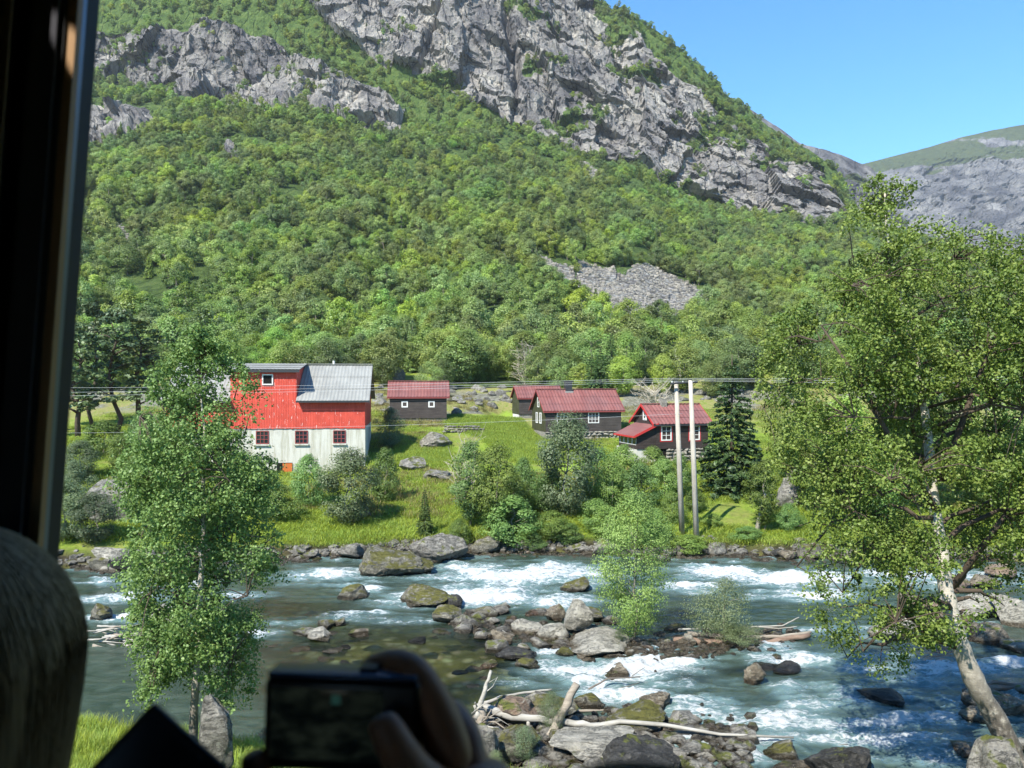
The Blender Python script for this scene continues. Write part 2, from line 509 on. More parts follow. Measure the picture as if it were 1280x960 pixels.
for Y, u in zip(YB, rowsB):
    t = t_tree + (t_sky - t_tree) * u
    rows.append((np.full_like(cpx, Y), CZ + t * Y))
zt = rows[-1][1]
for Y, k in zip(YC, (0.97, 0.9, 0.8)):
    rows.append((np.full_like(cpx, Y), CZ + (zt - CZ) * k))
MY = np.array([r[0] for r in rows]); MZ = np.array([r[1] for r in rows])
MX = (cpx[None, :] - 640) / F * MY
nA, nB = len(YA), len(YB)
MPX = np.broadcast_to(cpx, MX.shape); MPY = 480 - (MZ - CZ) / MY * F
# what covers it: 0 forest floor, 1 bare rock
w1 = 22 * fbm(MX / 60, MY / 60, MZ / 60, 3, 31); w2 = 14 * fbm(MX / 40, MY / 40, MZ / 40, 3, 32)
ROCKS = [
    [(110, 36), (150, 36), (215, 36), (226, 46), (290, 42), (345, 56), (390, 80), (432, 92), (472, 118), (520, 160), (440, 158), (380, 142), (300, 130), (220, 120), (110, 84)],
    [(360, -200), (745, -200), (745, 0), (800, 44), (880, 118), (950, 178), (1010, 216), (1062, 272), (955, 270), (850, 254), (800, 210), (700, 192), (625, 156), (580, 132), (505, 88), (428, 50), (368, -2)],
    [(100, 125), (190, 140), (195, 165), (150, 182), (100, 190)],
    [(283, 172), (310, 200), (300, 214), (276, 186)],
]
SCREES = [[(726, 324), (752, 336), (784, 346), (797, 328), (815, 328), (850, 347), (893, 374), (842, 390), (766, 398), (740, 374), (718, 350)],
          [(646, 312), (690, 330), (716, 336), (724, 352), (690, 345)], [(645, 212), (684, 238), (670, 243), (640, 218)], [(700, 192), (768, 232), (740, 226), (706, 206)], [(140, 280), (170, 318), (150, 330)], [(565, 404), (600, 410), (604, 416), (570, 413)], [(150, 296), (172, 320), (158, 330)]]
rockm = np.zeros(MX.shape, bool)
for k, pl in enumerate(ROCKS):
    a = 1.0 if k < 2 else 0.35
    rockm |= pin(MPX + w1 * a, MPY + w2 * a, pl)
scree = np.zeros(MX.shape, bool)
for pl in SCREES: scree |= pin(MPX + w1 * .35, MPY + w2 * .35, pl)
rockm[nA + nB:] = True
ledge = fbm(MX / 26, MY / 26, MZ / 18, 4, 35) + 0.35 * fbm(MX / 90, MY / 90, MZ / 60, 2, 36)
sky_near = np.clip(1 - (MPY - np.interp(cpx, *T_SKY)[None, :]) / 46, 0, 1) * (MPX > 700)
veg = np.clip((ledge + 0.75 * sky_near - 0.20) * 5, 0, 1) * (1 - np.clip((MPY < -60) * 1.0, 0, 1))
veg = np.where(rockm, veg * np.where(MPX + 1.2 * MPY < 620, .35, .72), 1.0)
veg = np.where(scree, 0.0, veg)
# relief
ux, uy, uz = MX / 34, MY / 34, MZ / 60
big = fbm(MX / 85, MY / 85, MZ / 120, 3, 41, ridged=True)
mid = fbm(ux, uy, uz, 5, 42, 0.55, True)
cell = fbm(MX / 12, MY / 12, MZ / 22, 4, 43, 0.55)
st = np.floor((mid + 0.6 * cell) * 3.2) / 3.2
fine = fbm(MX / 4.5, MY / 4.5, MZ / 8, 3, 44, 0.6, True)
vert = fbm(MX / 7, MY / 30, MZ / 60, 4, 48, .6, True)
wx_, wz_ = 6 * fbm(MX / 20, MY / 20, MZ / 20, 3, 50), 6 * fbm(MX / 20, MY / 20, MZ / 20, 3, 51)
f1, tone1 = facets((MX + wx_) / 26, MY / 26, (MZ + wz_) / 44, 310)
f2, tone2 = facets((MX + wx_ + .3 * MZ) / 10, MY / 10, (MZ + wz_) / 17, 330)
f3, tone3 = facets((MX + .5 * wx_) / 4.2, MY / 4.2, (MZ - .2 * MX + .5 * wz_) / 6, 350)
tone = .5 + .2 * tone1 + .2 * tone2 + .12 * tone3
disp = 9 * big + 15 * f1 + 5.5 * f2 + 1.6 * f3 + .4 * fine + 2.6 * vert
gully = np.exp(-((MPX - 632 - .12 * MPY + 5 * vert) / 5.0) ** 2) * np.clip((135 - MPY) / 30, 0, 1) + .8 * np.exp(-((MPX - 560 + .35 * MPY + 4 * vert) / 4.0) ** 2) * np.clip((100 - MPY) / 20, 0, 1)
cave = .7 * np.exp(-((MPX - 890) / 10) ** 2 - ((MPY - 176) / 12) ** 2) + .8 * np.exp(-((MPX - 735) / 16) ** 2 - ((MPY - 100) / 9) ** 2)
disp = disp - 13 * gully - 7 * cave
rk = rockm.astype(float)
for _ in range(3):                                # soften the border between rock and slope
    rk[1:-1, 1:-1] = (rk[1:-1, 1:-1] * 2 + rk[:-2, 1:-1] + rk[2:, 1:-1] + rk[1:-1, :-2] + rk[1:-1, 2:]) / 6
edge = np.ones(MX.shape) * np.clip((t_sky - t_tree) * F / 110, .22, 1)[None, :]
edge[nA + nB - 14:nA + nB] *= np.linspace(1, .35, 14)[:, None]
edge[nA + nB:] = .3
d = rk * disp * edge + (1 - rk) * (5 * fbm(MX / 45, MY / 45, 0, 3, 45) + 1.5 * fbm(MX / 12, MY / 12, 0, 2, 46)) * np.clip((MY - 112) / 40, 0, 1)
MYd = MY - d * rk * 0.82 - 0 * d
MZd = MZ + d * np.where(rk > .5, 0.30, 1.0)
MXd = MX + rk * 3.0 * fbm(MX / 18, MY / 18, MZ / 18, 3, 47)

def mountain_mat(name, far=False):
    M = Mat(name)
    p = M.pos()
    k = 0.35 if far else 1.0
    q = M.mapping(p, (k, k, .42 * k), (R(8), 0, R(-12)))
    n1 = M.noise(q, 0.05, 8, 0.68, .3); n2 = M.noise(q, 0.3, 8, 0.72); n3 = M.noise(M.mapping(p, (k, k, .2 * k)), 0.16, 6, 0.7)
    c = M.ramp(n1, [(0.30, (0.13, 0.122, 0.125)), (0.43, (0.25, 0.236, 0.232)), (0.53, (0.36, 0.338, 0.312)), (0.68, (0.52, 0.475, 0.41))])
    c = M.mix(M.rng(n2, 0.42, 0.7, 0, .6), c, (0.11, 0.105, 0.11))
    c = M.mix(M.rng(n3, 0.56, 0.72, 0, .55), c, (0.07, 0.068, 0.075))
    crack = M.voro(M.mapping(M.n('VectorMath', {'operation': 'ADD'}, _0=q, _1=M.mapping(M.n('TexNoise', Vector=q, Scale=.12, Detail=4.0).outputs['Color'], (7, 7, 7))).outputs[0], (1, 1, .7)), 0.075, 'DISTANCE_TO_EDGE').outputs['Distance']
    ck = M.rng(crack, 0.0, 0.05, .55 if far else .25, 1)
    c = M.mix(ck, (0.05, 0.05, 0.055), c)
    sc = M.voro(p, 0.55)
    scc = M.mix(M.rng(sc.outputs['Distance'], 0, .9), M.mix(.35, (0.42, 0.385, 0.33), M.n('HueSaturation', Color=sc.outputs['Color'], Saturation=.1, Value=.75).outputs[0]), (0.12, 0.11, 0.10))
    c = M.mix(1.0, c, M.mix(M.attr('tone'), (0.45, 0.44, 0.47), (1.5, 1.46, 1.38)), 'MULTIPLY')
    c = M.mix(M.attr('scree'), c, scc)
    g = M.ramp(M.noise(p, 0.22 * k, 7, .72), [(0.3, (0.035, 0.06, 0.016)), (0.5, (0.09, 0.145, 0.032)), (0.68, (0.17, 0.22, 0.06))])
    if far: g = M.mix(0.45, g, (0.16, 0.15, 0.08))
    va = M.math('ADD', M.attr('veg'), M.math('MULTIPLY', M.math('SUBTRACT', M.noise(p, 0.12 * k, 7, .75), .5), 1.6))
    c = M.mix(M.rng(va, .42, .62), c, g)
    if far: c = M.mix(1.0, c, (0.58, 0.60, 0.64), 'MULTIPLY')  # blue-grey tint puts distance haze into the rock colour
    h = M.math('ADD', M.math('MULTIPLY', n1, 1.6), M.math('ADD', M.math('MULTIPLY', n2, .9), M.math('MULTIPLY', ck, .5)))
    h = M.math('ADD', h, M.math('MULTIPLY', M.noise(q, 0.9, 6, .75), .35))
    return M.done(c, 0.92, M.bump(h, 1.0, 5.0 / k ** .6), 0.2)

mtn = link('mountain', np_mesh('mountain', np.stack([MXd, MYd, MZd], -1).reshape(-1, 3), grid_faces(*MX.shape), [mountain_mat('cliff_rock')], smooth=False,
           attrs={'veg': ('POINT', veg.ravel()), 'scree': ('POINT', scree.astype(float).ravel()), 'tone': ('POINT', tone.ravel())}))
tag(mtn, 'steep mountain with grey cliffs above the wooded hillside', kind='structure')

def far_range(name, label, px0, px1, sky_x, sky_y, Y0, Y1, base_py, seed, amp, green):
    px = np.arange(px0, px1, 2.5); u = np.linspace(0, 1, 150)
    ts = (480 - np.interp(px, sky_x, sky_y)) / F; tb = (480 - base_py) / F
    Y = (Y0 + (Y1 - Y0) * u)[:, None] + 0 * px
    t = tb + (ts - tb)[None, :] * u[:, None] ** 0.85
    X = (px[None, :] - 640) / F * Y; Z = CZ + t * Y
    f1_, tn1 = facets(X / (amp * 4), Y / (amp * 4), Z / (amp * 5), seed + 20); f2_, tn2 = facets((X + .3 * Z) / (amp * 1.4), Y / (amp * 1.4), Z / (amp * 2), seed + 40)
    n = amp * (.9 * f1_ + .6 * f2_ + fbm(X / (amp * 6), Y / (amp * 6), Z / (amp * 8), 5, seed, .55, True) + .7 * fbm(X / (amp * 1.6), Y / (amp * 1.6), Z / (amp * 3), 4, seed + 9, .6))
    taper = np.clip((1 - u) * 5, .12, 1)[:, None]
    Y2 = Y - n * taper; Z2 = Z + n * .2 * taper
    tp = np.stack([X[-1], Y[-1] + 400, Z2[-1] * .8], -1)
    V = np.concatenate([np.stack([X, Y2, Z2], -1).reshape(-1, 3), tp])
    py = 480 - (Z - CZ) / Y * F
    vg = np.clip((fbm(X / 130, Y / 130, Z / 50, 4, seed + 3) + green(px[None, :] + 0 * Y, py)) * 3, 0, 1)
    vg = np.concatenate([vg.ravel(), np.ones(len(px))])
    o = link(name, np_mesh(name, V, grid_faces(len(u) + 1, len(px)), [far_mat], attrs={'veg': ('POINT', vg), 'scree': ('POINT', 0 * vg), 'tone': ('POINT', np.concatenate([(.5 + .25 * tn1 + .2 * tn2).ravel(), .5 + np.zeros(len(px))]))}))
    return tag(o, label, kind='structure')

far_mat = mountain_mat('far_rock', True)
far_range('distant_ridge', 'dark grey rock ridge closing the valley behind the cliff', 930, 1240, [930, 960, 1000, 1050, 1088, 1110, 1140, 1240], [130, 150, 179, 192, 209, 236, 290, 340],
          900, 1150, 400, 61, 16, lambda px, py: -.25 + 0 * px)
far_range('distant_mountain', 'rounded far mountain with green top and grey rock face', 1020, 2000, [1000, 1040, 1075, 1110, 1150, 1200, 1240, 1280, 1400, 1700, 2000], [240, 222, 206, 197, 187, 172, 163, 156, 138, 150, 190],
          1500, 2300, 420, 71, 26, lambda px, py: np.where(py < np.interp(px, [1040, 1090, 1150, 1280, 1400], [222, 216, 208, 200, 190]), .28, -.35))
# ------------------------------------------------------------------ foliage
def leaf_quads(c, nrm, size, rng, aspect=0.75):
    n = len(c)
    a = rng.normal(size=(n, 3)); a -= (a * nrm).sum(1, keepdims=True) * nrm
    a /= np.linalg.norm(a, axis=1, keepdims=True) + 1e-9
    b = np.cross(nrm, a)
    s = (size * rng.uniform(0.65, 1.25, n))[:, None]
    bend = nrm * s * rng.uniform(-.25, .1, n)[:, None]
    v = np.stack([c - a * s * .5, c + b * s * .5 * aspect + bend, c + a * s * .5, c - b * s * .5 * aspect + bend], 1).reshape(-1, 3)
    f = np.arange(4 * n).reshape(n, 4)
    return v, f

def clump_leaves(centers, radii, per, size, rng, flat=0.75, up=0.35, jit=0.75, lo=0.35, heart=None, spray=0):
    """leaf faces spread through clumps; radii one per clump"""
    centers = np.asarray(centers, float); radii = np.asarray(radii, float)
    k = len(centers)
    idx = np.repeat(np.arange(k), per)
    d = rng.normal(size=(len(idx), 3)); d /= np.linalg.norm(d, axis=1, keepdims=True)
    rr = rng.uniform(lo ** 2, 1, len(idx)) ** 0.5
    off = d * (rr * radii[idx])[:, None]
    off[:, 2] *= flat
    if spray:
        ax = rng.normal(size=(k, 3)); ax[:, 2] = -np.abs(ax[:, 2]) * .9 - .2; ax /= np.linalg.norm(ax, axis=1, keepdims=True)
        off = off * .75 + ax[idx] * (rng.uniform(-1, 1.2, len(idx)) * radii[idx] * spray)[:, None]
    c = centers[idx] + off
    out = 0
    if heart is not None:
        out = c - np.array(heart); out = .6 * out / (np.linalg.norm(out, axis=1, keepdims=True) + 1e-6)
    nrm = d * .7 + out + np.array([0, 0, up]) + rng.normal(size=d.shape) * jit * .55
    nrm /= np.linalg.norm(nrm, axis=1, keepdims=True)
    v, f = leaf_quads(c, nrm, size, rng)
    ct = rng.uniform(0, 1, k)[idx]
    tint = np.clip(.45 * ct + .55 * rng.uniform(0, 1, len(idx)), 0, 1)
    return v, f, tint

def ell_clumps(rng, n, W_, H, z0, shape=1.0, inner=.45):
    """clump centres through an uneven egg-shaped crown"""
    th = rng.uniform(0, 2 * np.pi, n); u = rng.uniform(0.02, 1, n)
    prof = np.sin(np.pi * np.clip(u, 0, 1) ** shape) ** .75
    lob = 1 + .22 * np.sin(2 * th + rng.uniform(0, 6)) + .15 * np.sin(3 * th + 5 * u + rng.uniform(0, 6))
    r = W_ / 2 * prof * lob * np.sqrt(rng.uniform(inner ** 2, 1, n))
    return np.stack([r * np.cos(th), r * np.sin(th), z0 + u * (H - z0)], 1)

def trunk_mb(rng, H, r0, lean=0.06, limbs=8, W_=3.0, z0=1.0, mi=0):
    mb = MB()
    pts = [Vector((0, 0, -.35))]
    for i in range(1, 7):
        t = i / 6
        pts.append(Vector((lean * H * t * rng.uniform(.3, 1) + .02 * H * rng.normal(), .02 * H * rng.normal(), H * .92 * t)))
    rad = [r0 * (1.15 - t / 6.4) for t in range(7)]
    mb.tube(pts, rad, 7, mi)
    for k in range(limbs):
        t = rng.uniform(.25, .85); i = int(t * 6); a = pts[i].lerp(pts[min(i + 1, 6)], t * 6 - i)
        th = rng.uniform(0, 6.28); L = W_ * .42 * rng.uniform(.6, 1.1) * (1.1 - .5 * t)
        b = a + Vector((math.cos(th) * L * .55, math.sin(th) * L * .55, L * .38)); c = b + Vector((math.cos(th) * L * .5, math.sin(th) * L * .5, L * .15))
        mb.tube([a, b, c], [r0 * .42, r0 * .27, r0 * .08], 5, mi)
    return mb

leaf_forest = leaf_mat('forest_leaves', (0.095, 0.155, 0.026), (0.200, 0.290, 0.054), (0.31, 0.40, 0.10), .40, stands=1)
leaf_birch = leaf_mat('birch_leaves', (0.062, 0.115, 0.020), (0.140, 0.222, 0.040), (0.24, 0.33, 0.08), .3, .5, .3)
leaf_birch2 = leaf_mat('birch_leaves_yellowish', (0.060, 0.118, 0.022), (0.155, 0.26, 0.046), (0.30, 0.40, 0.10), .28, .5, .3)
leaf_bush = leaf_mat('bush_leaves', (0.065, 0.125, 0.022), (0.14, 0.235, 0.045), (0.24, 0.34, 0.085), .4)
leaf_willow = leaf_mat('willow_leaves', (0.07, 0.10, 0.045), (0.14, 0.19, 0.085), (0.25, 0.30, 0.16), .45)
leaf_dark = leaf_mat('conifer_needles', (0.025, 0.055, 0.014), (0.06, 0.115, 0.026), (0.13, 0.20, 0.045), .2)
leaf_pine = leaf_mat('pine_needles', (0.03, 0.055, 0.02), (0.08, 0.12, 0.04), (0.16, 0.20, 0.07), .2)
bark_grey = plain('grey_bark', (0.20, 0.175, 0.14), .9, .2, var=.5, scale=12)
bark_dark = plain('dark_bark', (0.075, 0.055, 0.04), .9, .2, var=.5, scale=12)
bark_pale = plain('bare_twigs', (0.36, 0.31, 0.24), .9, .2, var=.4, scale=9)

def birch_bark():
    M = Mat('birch_bark')
    p = M.obj()
    n = M.noise(M.mapping(p, (3, 3, 22)), 1.6, 5, .7)
    n2 = M.noise(p, 2.4, 5, .7)
    c = M.mix(M.rng(n, .62, .70), M.mix(M.noise(p, 9, 4), (0.36, 0.31, 0.25), (0.54, 0.48, 0.40)), (0.05, 0.042, 0.035))
    c = M.mix(M.rng(n2, .62, .70), c, (0.075, 0.062, 0.05))
    z = M.n('SeparateXYZ', Vector=p).outputs['Z']
    c = M.mix(M.math('MULTIPLY', M.attr('rough_bark'), M.rng(M.noise(p, 5, 6, .7), .2, .55)), c, (0.09, 0.075, 0.06))
    return M.done(c, .8, M.bump(M.math('ADD', n, M.noise(p, 20, 4)), .6, .02), .25)
birch_bark_m = birch_bark()

# -- prototypes: (verts, faces list, mat index, tint) with material 0 = bark, 1 = leaves
def proto_deciduous(seed, H=8.0, W_=6.0, n=46, per=42, size=.30, shape=1.25, z0=.12, r=.13, limbs=5):
    rng = np.random.default_rng(seed)
    cl = ell_clumps(rng, n, W_, H, H * z0, shape)
    v, f, t = clump_leaves(cl, rng.uniform(.11, .2, n) * W_, per, size, rng, up=.35, jit=.5, lo=.6, heart=(0, 0, H * (z0 + .30)))
    return trunk_mb(rng, H, r, .05, limbs, W_), v, f, t

def proto_spruce(seed, H=9.0, W_=4.2, n=26, size=.32):
    rng = np.random.default_rng(seed)
    C, Nn = [], []
    z = .06
    while z < .97:
        L = W_ / 2 * (1 - z) ** .85 * rng.uniform(.8, 1.1) + .1
        m = max(5, int(13 * (1 - z) + 5))
        for k in range(m):
            th = rng.uniform(0, 6.283); q = max(8, int(62 * L / 2))
            s = np.sqrt(rng.uniform(.02, 1, q)); w = rng.normal(size=q) * .16 * L * (1.1 - s)
            x = s * L; zz = z * H - .32 * x + .10 * x * x / max(L, .2) + rng.normal(size=q) * .06
            C.append(np.stack([x * math.cos(th) - w * math.sin(th), x * math.sin(th) + w * math.cos(th), zz], 1))
        z += .042
    C = np.concatenate(C)
    nr = rng.normal(size=C.shape) * .55 + np.array([0, 0, .8]) + C * np.array([.25, .25, 0]); nr /= np.linalg.norm(nr, axis=1, keepdims=True)
    v, f = leaf_quads(C, nr, size, rng, .45)
    mb = MB(); mb.tube([(0, 0, -.3), (0, 0, H * .5), (0, 0, H * .99)], [.16, .1, .015], 7)
    return mb, v, f, rng.uniform(0, 1, len(f))

def proto_pine(seed, H=12.0, W_=5.0, size=.34):
    rng = np.random.default_rng(seed)
    cl = []
    for k in range(46):
        u = rng.uniform(.28, 1); th = rng.uniform(0, 6.28); rr = W_ / 2 * (1.1 - u) ** .55 * rng.uniform(.25, 1)
        cl.append((rr * math.cos(th), rr * math.sin(th), u * H))
    cl = np.array(cl)
    v, f, t = clump_leaves(cl, rng.uniform(.45, .85, len(cl)), 46, size, rng, flat=.45, up=.7)
    mb = trunk_mb(rng, H, .19, .02, 14, W_)
    return mb, v, f, t

def proto_mesh(name, pr, mats, which):
    mb, v, f, t = pr
    if which == 'trunk':
        return mb.mesh(name, [mats[0]], True)
    return np_mesh(name, v, [f], [mats[1]], attrs={'tint': ('FACE', t)})

def scatter(name, protos, mats, pts, pick, rz, scl, label, tilt=None):
    """ONE object: the mesh holds the prototypes and one loose vertex per plant; geometry nodes set a copy on each"""
    V, Fs, mi, tint, pid = [], [], [], [], []
    b = 0
    quads, poly_m, poly_t = [], [], []
    for k, (mb, v, f, t) in enumerate(protos):
        tv = np.array(mb.v, float).reshape(-1, 3); tf = [q for q in mb.f if len(q) == 4]
        V.append(tv); pid.append(np.full(len(tv), k))
        if tf: quads.append(np.array(tf) + b); poly_m.append(np.zeros(len(tf))); poly_t.append(np.zeros(len(tf)))
        b += len(tv)
        V.append(v); pid.append(np.full(len(v), k))
        quads.append(f + b); poly_m.append(np.ones(len(f))); poly_t.append(t)
        b += len(v)
    nproto = b
    V.append(pts); pid.append(np.full(len(pts), -1))
    tot = b + len(pts)
    full = lambda a, dv=0.0: np.concatenate([np.full((nproto,) + np.asarray(a).shape[1:], dv), np.asarray(a, float)])
    me = np_mesh(name, np.concatenate(V), [np.concatenate(quads)], mats, np.concatenate(poly_m).astype(int),
                 attrs={'tint': ('FACE', np.concatenate(poly_t)), 'proto': ('POINT', np.concatenate(pid).astype(int)), 'pick': ('POINT', full(pick).astype(int)),
                        'turn': ('POINT', np.concatenate([np.zeros((nproto, 3)), np.stack([(tilt if tilt is not None else 0 * rz), 0 * rz, rz], 1)])), 'grow': ('POINT', np.concatenate([np.ones((nproto, 3)), np.asarray(scl)]))})
    o = link(name, me)
    ng = bpy.data.node_groups.new(name + '_scatter', 'GeometryNodeTree')
    ng.interface.new_socket('Geometry', in_out='INPUT', socket_type='NodeSocketGeometry')
    ng.interface.new_socket('Geometry', in_out='OUTPUT', socket_type='NodeSocketGeometry')
    nn, L = ng.nodes, ng.links
    gi, go = nn.new('NodeGroupInput'), nn.new('NodeGroupOutput')
    def named(nm, dt):
        x = nn.new('GeometryNodeInputNamedAttribute'); x.data_type = dt; x.inputs[0].default_value = nm
        return x.outputs[0]
    pr = named('proto', 'INT')
    def sep(val):
        c = nn.new('FunctionNodeCompare'); c.data_type = 'INT'; c.operation = 'EQUAL'
        ins = [s for s in c.inputs if s.type == 'INT']
        L.new(pr, ins[0]); ins[1].default_value = val
        s = nn.new('GeometryNodeSeparateGeometry'); s.domain = 'POINT'
        L.new(gi.outputs[0], s.inputs[0]); L.new(c.outputs[0], s.inputs[1])
        return s.outputs[0]
    join = nn.new('GeometryNodeJoinGeometry')
    for k in range(len(protos)):
        g = nn.new('GeometryNodeGeometryToInstance')
        L.new(sep(k), g.inputs[0]); L.new(g.outputs[0], join.inputs[0])
    iop = nn.new('GeometryNodeInstanceOnPoints')
    L.new(sep(-1), iop.inputs['Points']); L.new(join.outputs[0], iop.inputs['Instance'])
    iop.inputs['Pick Instance'].default_value = True
    L.new(named('pick', 'INT'), iop.inputs['Instance Index'])
    L.new(named('turn', 'FLOAT_VECTOR'), iop.inputs['Rotation'])
    L.new(named('grow', 'FLOAT_VECTOR'), iop.inputs['Scale'])
    L.new(iop.outputs[0], go.inputs[0])
    md = o.modifiers.new('scatter', 'NODES'); md.node_group = ng
    return tag(o, label, kind='stuff')

# -- the forest over the hillside
rngF = np.random.default_rng(7)
protosF = [proto_deciduous(100 + k, H=rngF.uniform(7, 9), W_=rngF.uniform(6.0, 7.6), n=44, per=92, size=.34) for k in range(7)] + [proto_spruce(120, 8.5, 3.6, size=.42)]
def surf_points(mask, n, rng):
    """random points on the mountain sheet, even per square metre, where mask (0..1) allows"""
    a = np.stack([MXd, MYd, MZd], -1)
    e1 = a[:-1, 1:] - a[:-1, :-1]; e2 = a[1:, :-1] - a[:-1, :-1]
    ar = np.abs(e1[..., 0]) * np.abs(np.hypot(e2[..., 1], .5 * e2[..., 2]))
    w = (ar * mask[:-1, :-1]).ravel(); c = np.cumsum(w); tot = c[-1]
    k = np.searchsorted(c, rng.uniform(0, tot, n)); i, j = np.unravel_index(k, e1.shape[:2])
    u, v = rng.uniform(0, 1, (2, n, 1))
    return a[i, j] + u * e1[i, j] + v * e2[i, j], tot, i, j
sx_ = np.zeros(MX.shape, bool)
for pl in SCREES[:2]: sx_ |= pin(MPX + w1 * .3, MPY + w2 * .3, [(a, b + 8) for a, b in pl]) | pin(MPX + w1 * .3, MPY + w2 * .3, [(a, b + 16) for a, b in pl])
mf = (~rockm & ~scree & ~sx_).astype(float)
mf *= np.where(MY < 121, 0, 1) * np.where(MPY < -70, 0, 1)
mf *= (MPX > -160) * (MPX < 1480)
gap = fbm(MX / 30, MY / 30, 0, 3, 81)
mf *= np.where(gap > .36, .12, 1)
_, tot, _, _ = surf_points(mf, 10, rngF)
nF = int(tot / 16)
pts, _, _, _ = surf_points(mf, nF, rngF)
mr = rockm * veg * (MPX > 60) * (MPX < 1200) * (MPY > -60)
mr[nA + nB:] = 0
_, totr, _, _ = surf_points(mr, 10, rngF)
nR = int(totr / 9)
ptr, _, ii, jj = surf_points(mr, nR, rngF)
sF = (.38 + .78 * rngF.beta(1.6, 1.8, (nF, 1))) * np.array([1, 1, 1]) * rngF.uniform(.88, 1.12, (nF, 3))
sF *= np.clip(1.05 - (pts[:, 1:2] - 300) / 900, .65, 1.08)
sR = rngF.uniform(.28, .62, (nR, 1)) * np.ones(3)
allp = np.concatenate([pts, ptr]); alls = np.concatenate([sF, sR])
pk = rngF.integers(0, 7, len(allp)); pk[rngF.uniform(size=len(allp)) < .03] = 7
print('forest trees', nF, nR)
scatter('hillside_forest', protosF, [bark_grey, leaf_forest], allp, pk, rngF.uniform(0, 6.28, len(allp)), alls, 'dense green birch forest covering the steep hillside')

# -- scree stones
ms = scree.astype(float)
def rock_arrays(seed, sub=3, cuts=9, rough=.22, flat=.75):
    rng = np.random.default_rng(seed)
    bm = bmesh.new(); bmesh.ops.create_icosphere(bm, subdivisions=sub, radius=1.0)
    v = np.array([x.co[:] for x in bm.verts]); f = np.array([[q.index for q in g.verts] for g in bm.faces]); bm.free()
    for k in range(cuts):
        n = rng.normal(size=3); n /= np.linalg.norm(n); dd = rng.uniform(.42, .82)
        s = v @ n; v = v - np.maximum(s - dd, 0)[:, None] * n * .93
    o = rng.uniform(0, 50, 3)
    nv = v / np.linalg.norm(v, axis=1, keepdims=True)
    v = v + nv * (rough * fbm(v[:, 0] * 1.3 + o[0], v[:, 1] * 1.3 + o[1], v[:, 2] * 1.3 + o[2], 4, seed, .5) + .07 * fbm(v[:, 0] * 4 + o[0], v[:, 1] * 4, v[:, 2] * 4 + o[2], 3, seed + 5, .55, True))[:, None]
    v[:, 2] *= flat
    v /= np.abs(v).max(0)
    return v, f
def tri_to_quadstub(v, f):
    return v, np.concatenate([f, f[:, 2:3]], 1)
pS, totS, _, _ = surf_points(ms, 10, rngF)
nS = int(totS / 1.3)
pS, _, _, _ = surf_points(ms, nS, rngF)
def scatter_rocks(name, seeds, mat, pts, scl, label, sub=1):
    pr = []
    for s in seeds:
        v, f = rock_arrays(s, sub, 6, .2)
        # triangles as degenerate-free quads: split each triangle into three quads round its middle
        tri = v[f]; mid = tri.mean(1, keepdims=True); e = (tri + np.roll(tri, -1, 1)) / 2
        q = np.stack([np.stack([tri[:, k], e[:, k], mid[:, 0], e[:, (k + 2) % 3]], 1) for k in range(3)], 1).reshape(-1, 3)
        pr.append((MB(), q, np.arange(len(q)).reshape(-1, 4), np.zeros(len(q) // 4)))
    rng = np.random.default_rng(len(pts))
    return scatter(name, pr, [mat, mat], pts, rng.integers(0, len(seeds), len(pts)), rng.uniform(0, 6.28, len(pts)), scl, label)
stone_scree = stone_mat('scree_stone', (0.35, 0.32, 0.275), (0.44, 0.41, 0.355), (0.21, 0.19, 0.165), 0, False, .35, lichen=.25)
scatter_rocks('scree_rubble', [901, 902, 903], stone_scree, pS, np.random.default_rng(3).gamma(2.0, .15, (nS, 1)) * np.array([1, .9, .7]) + .12, 'fan of loose grey stones on the hillside')
# ------------------------------------------------------------------ buildings
wood_red = wood_mat('red_paint', (0.48, 0.056, 0.036), (0.58, 0.085, 0.055), 'z', .75, (0.62, 0.50, 0.45), .03)
wood_brown = wood_mat('dark_brown_boards', (0.030, 0.022, 0.020), (0.062, 0.046, 0.040), 'x', .8)
wood_olive = wood_mat('dark_olive_boards', (0.040, 0.042, 0.018), (0.066, 0.066, 0.030), 'z', .8)
wood_grey = wood_mat('dark_grey_boards', (0.045, 0.036, 0.032), (0.085, 0.070, 0.062), 'x', .8)
paint_white = plain('white_paint', (0.62, 0.60, 0.56), .6, .3, var=.08)
paint_trim_red = plain('red_trim', (0.40, 0.030, 0.028), .6, .3, var=.15)
paint_dull_red = plain('dull_red_trim', (0.22, 0.05, 0.045), .6, .3, var=.15)
inside_shade = plain('painted_inside_shade', (0.012, 0.011, 0.010), .9, .1)  # near-black colour painted as the shade inside openings
door_orange = plain('orange_door', (0.45, 0.12, 0.03), .7, .2)
metal_dark = plain('dark_metal', (0.03, 0.03, 0.032), .5, .4)

def glass_mat():
    M = Mat('window_glass')
    return M.done((0.015, 0.02, 0.028), .06, None, .8)
win_glass = glass_mat()

def barn_concrete():
    M = Mat('whitewashed_concrete')
    p = M.obj()
    n = M.noise(M.mapping(p, (1.8, 1.8, .16)), 1.5, 6, .7); n2 = M.noise(p, .9, 6, .65); n3 = M.noise(p, 9, 5, .7)
    c = M.mix(M.rng(n, .42, .68), (0.50, 0.475, 0.41), (0.34, 0.315, 0.24))
    c = M.mix(M.rng(n2, .52, .72, 0, .5), c, (0.30, 0.29, 0.24))
    return M.done(c, .9, M.bump(n3, .5, .02), .2)
concrete = barn_concrete()

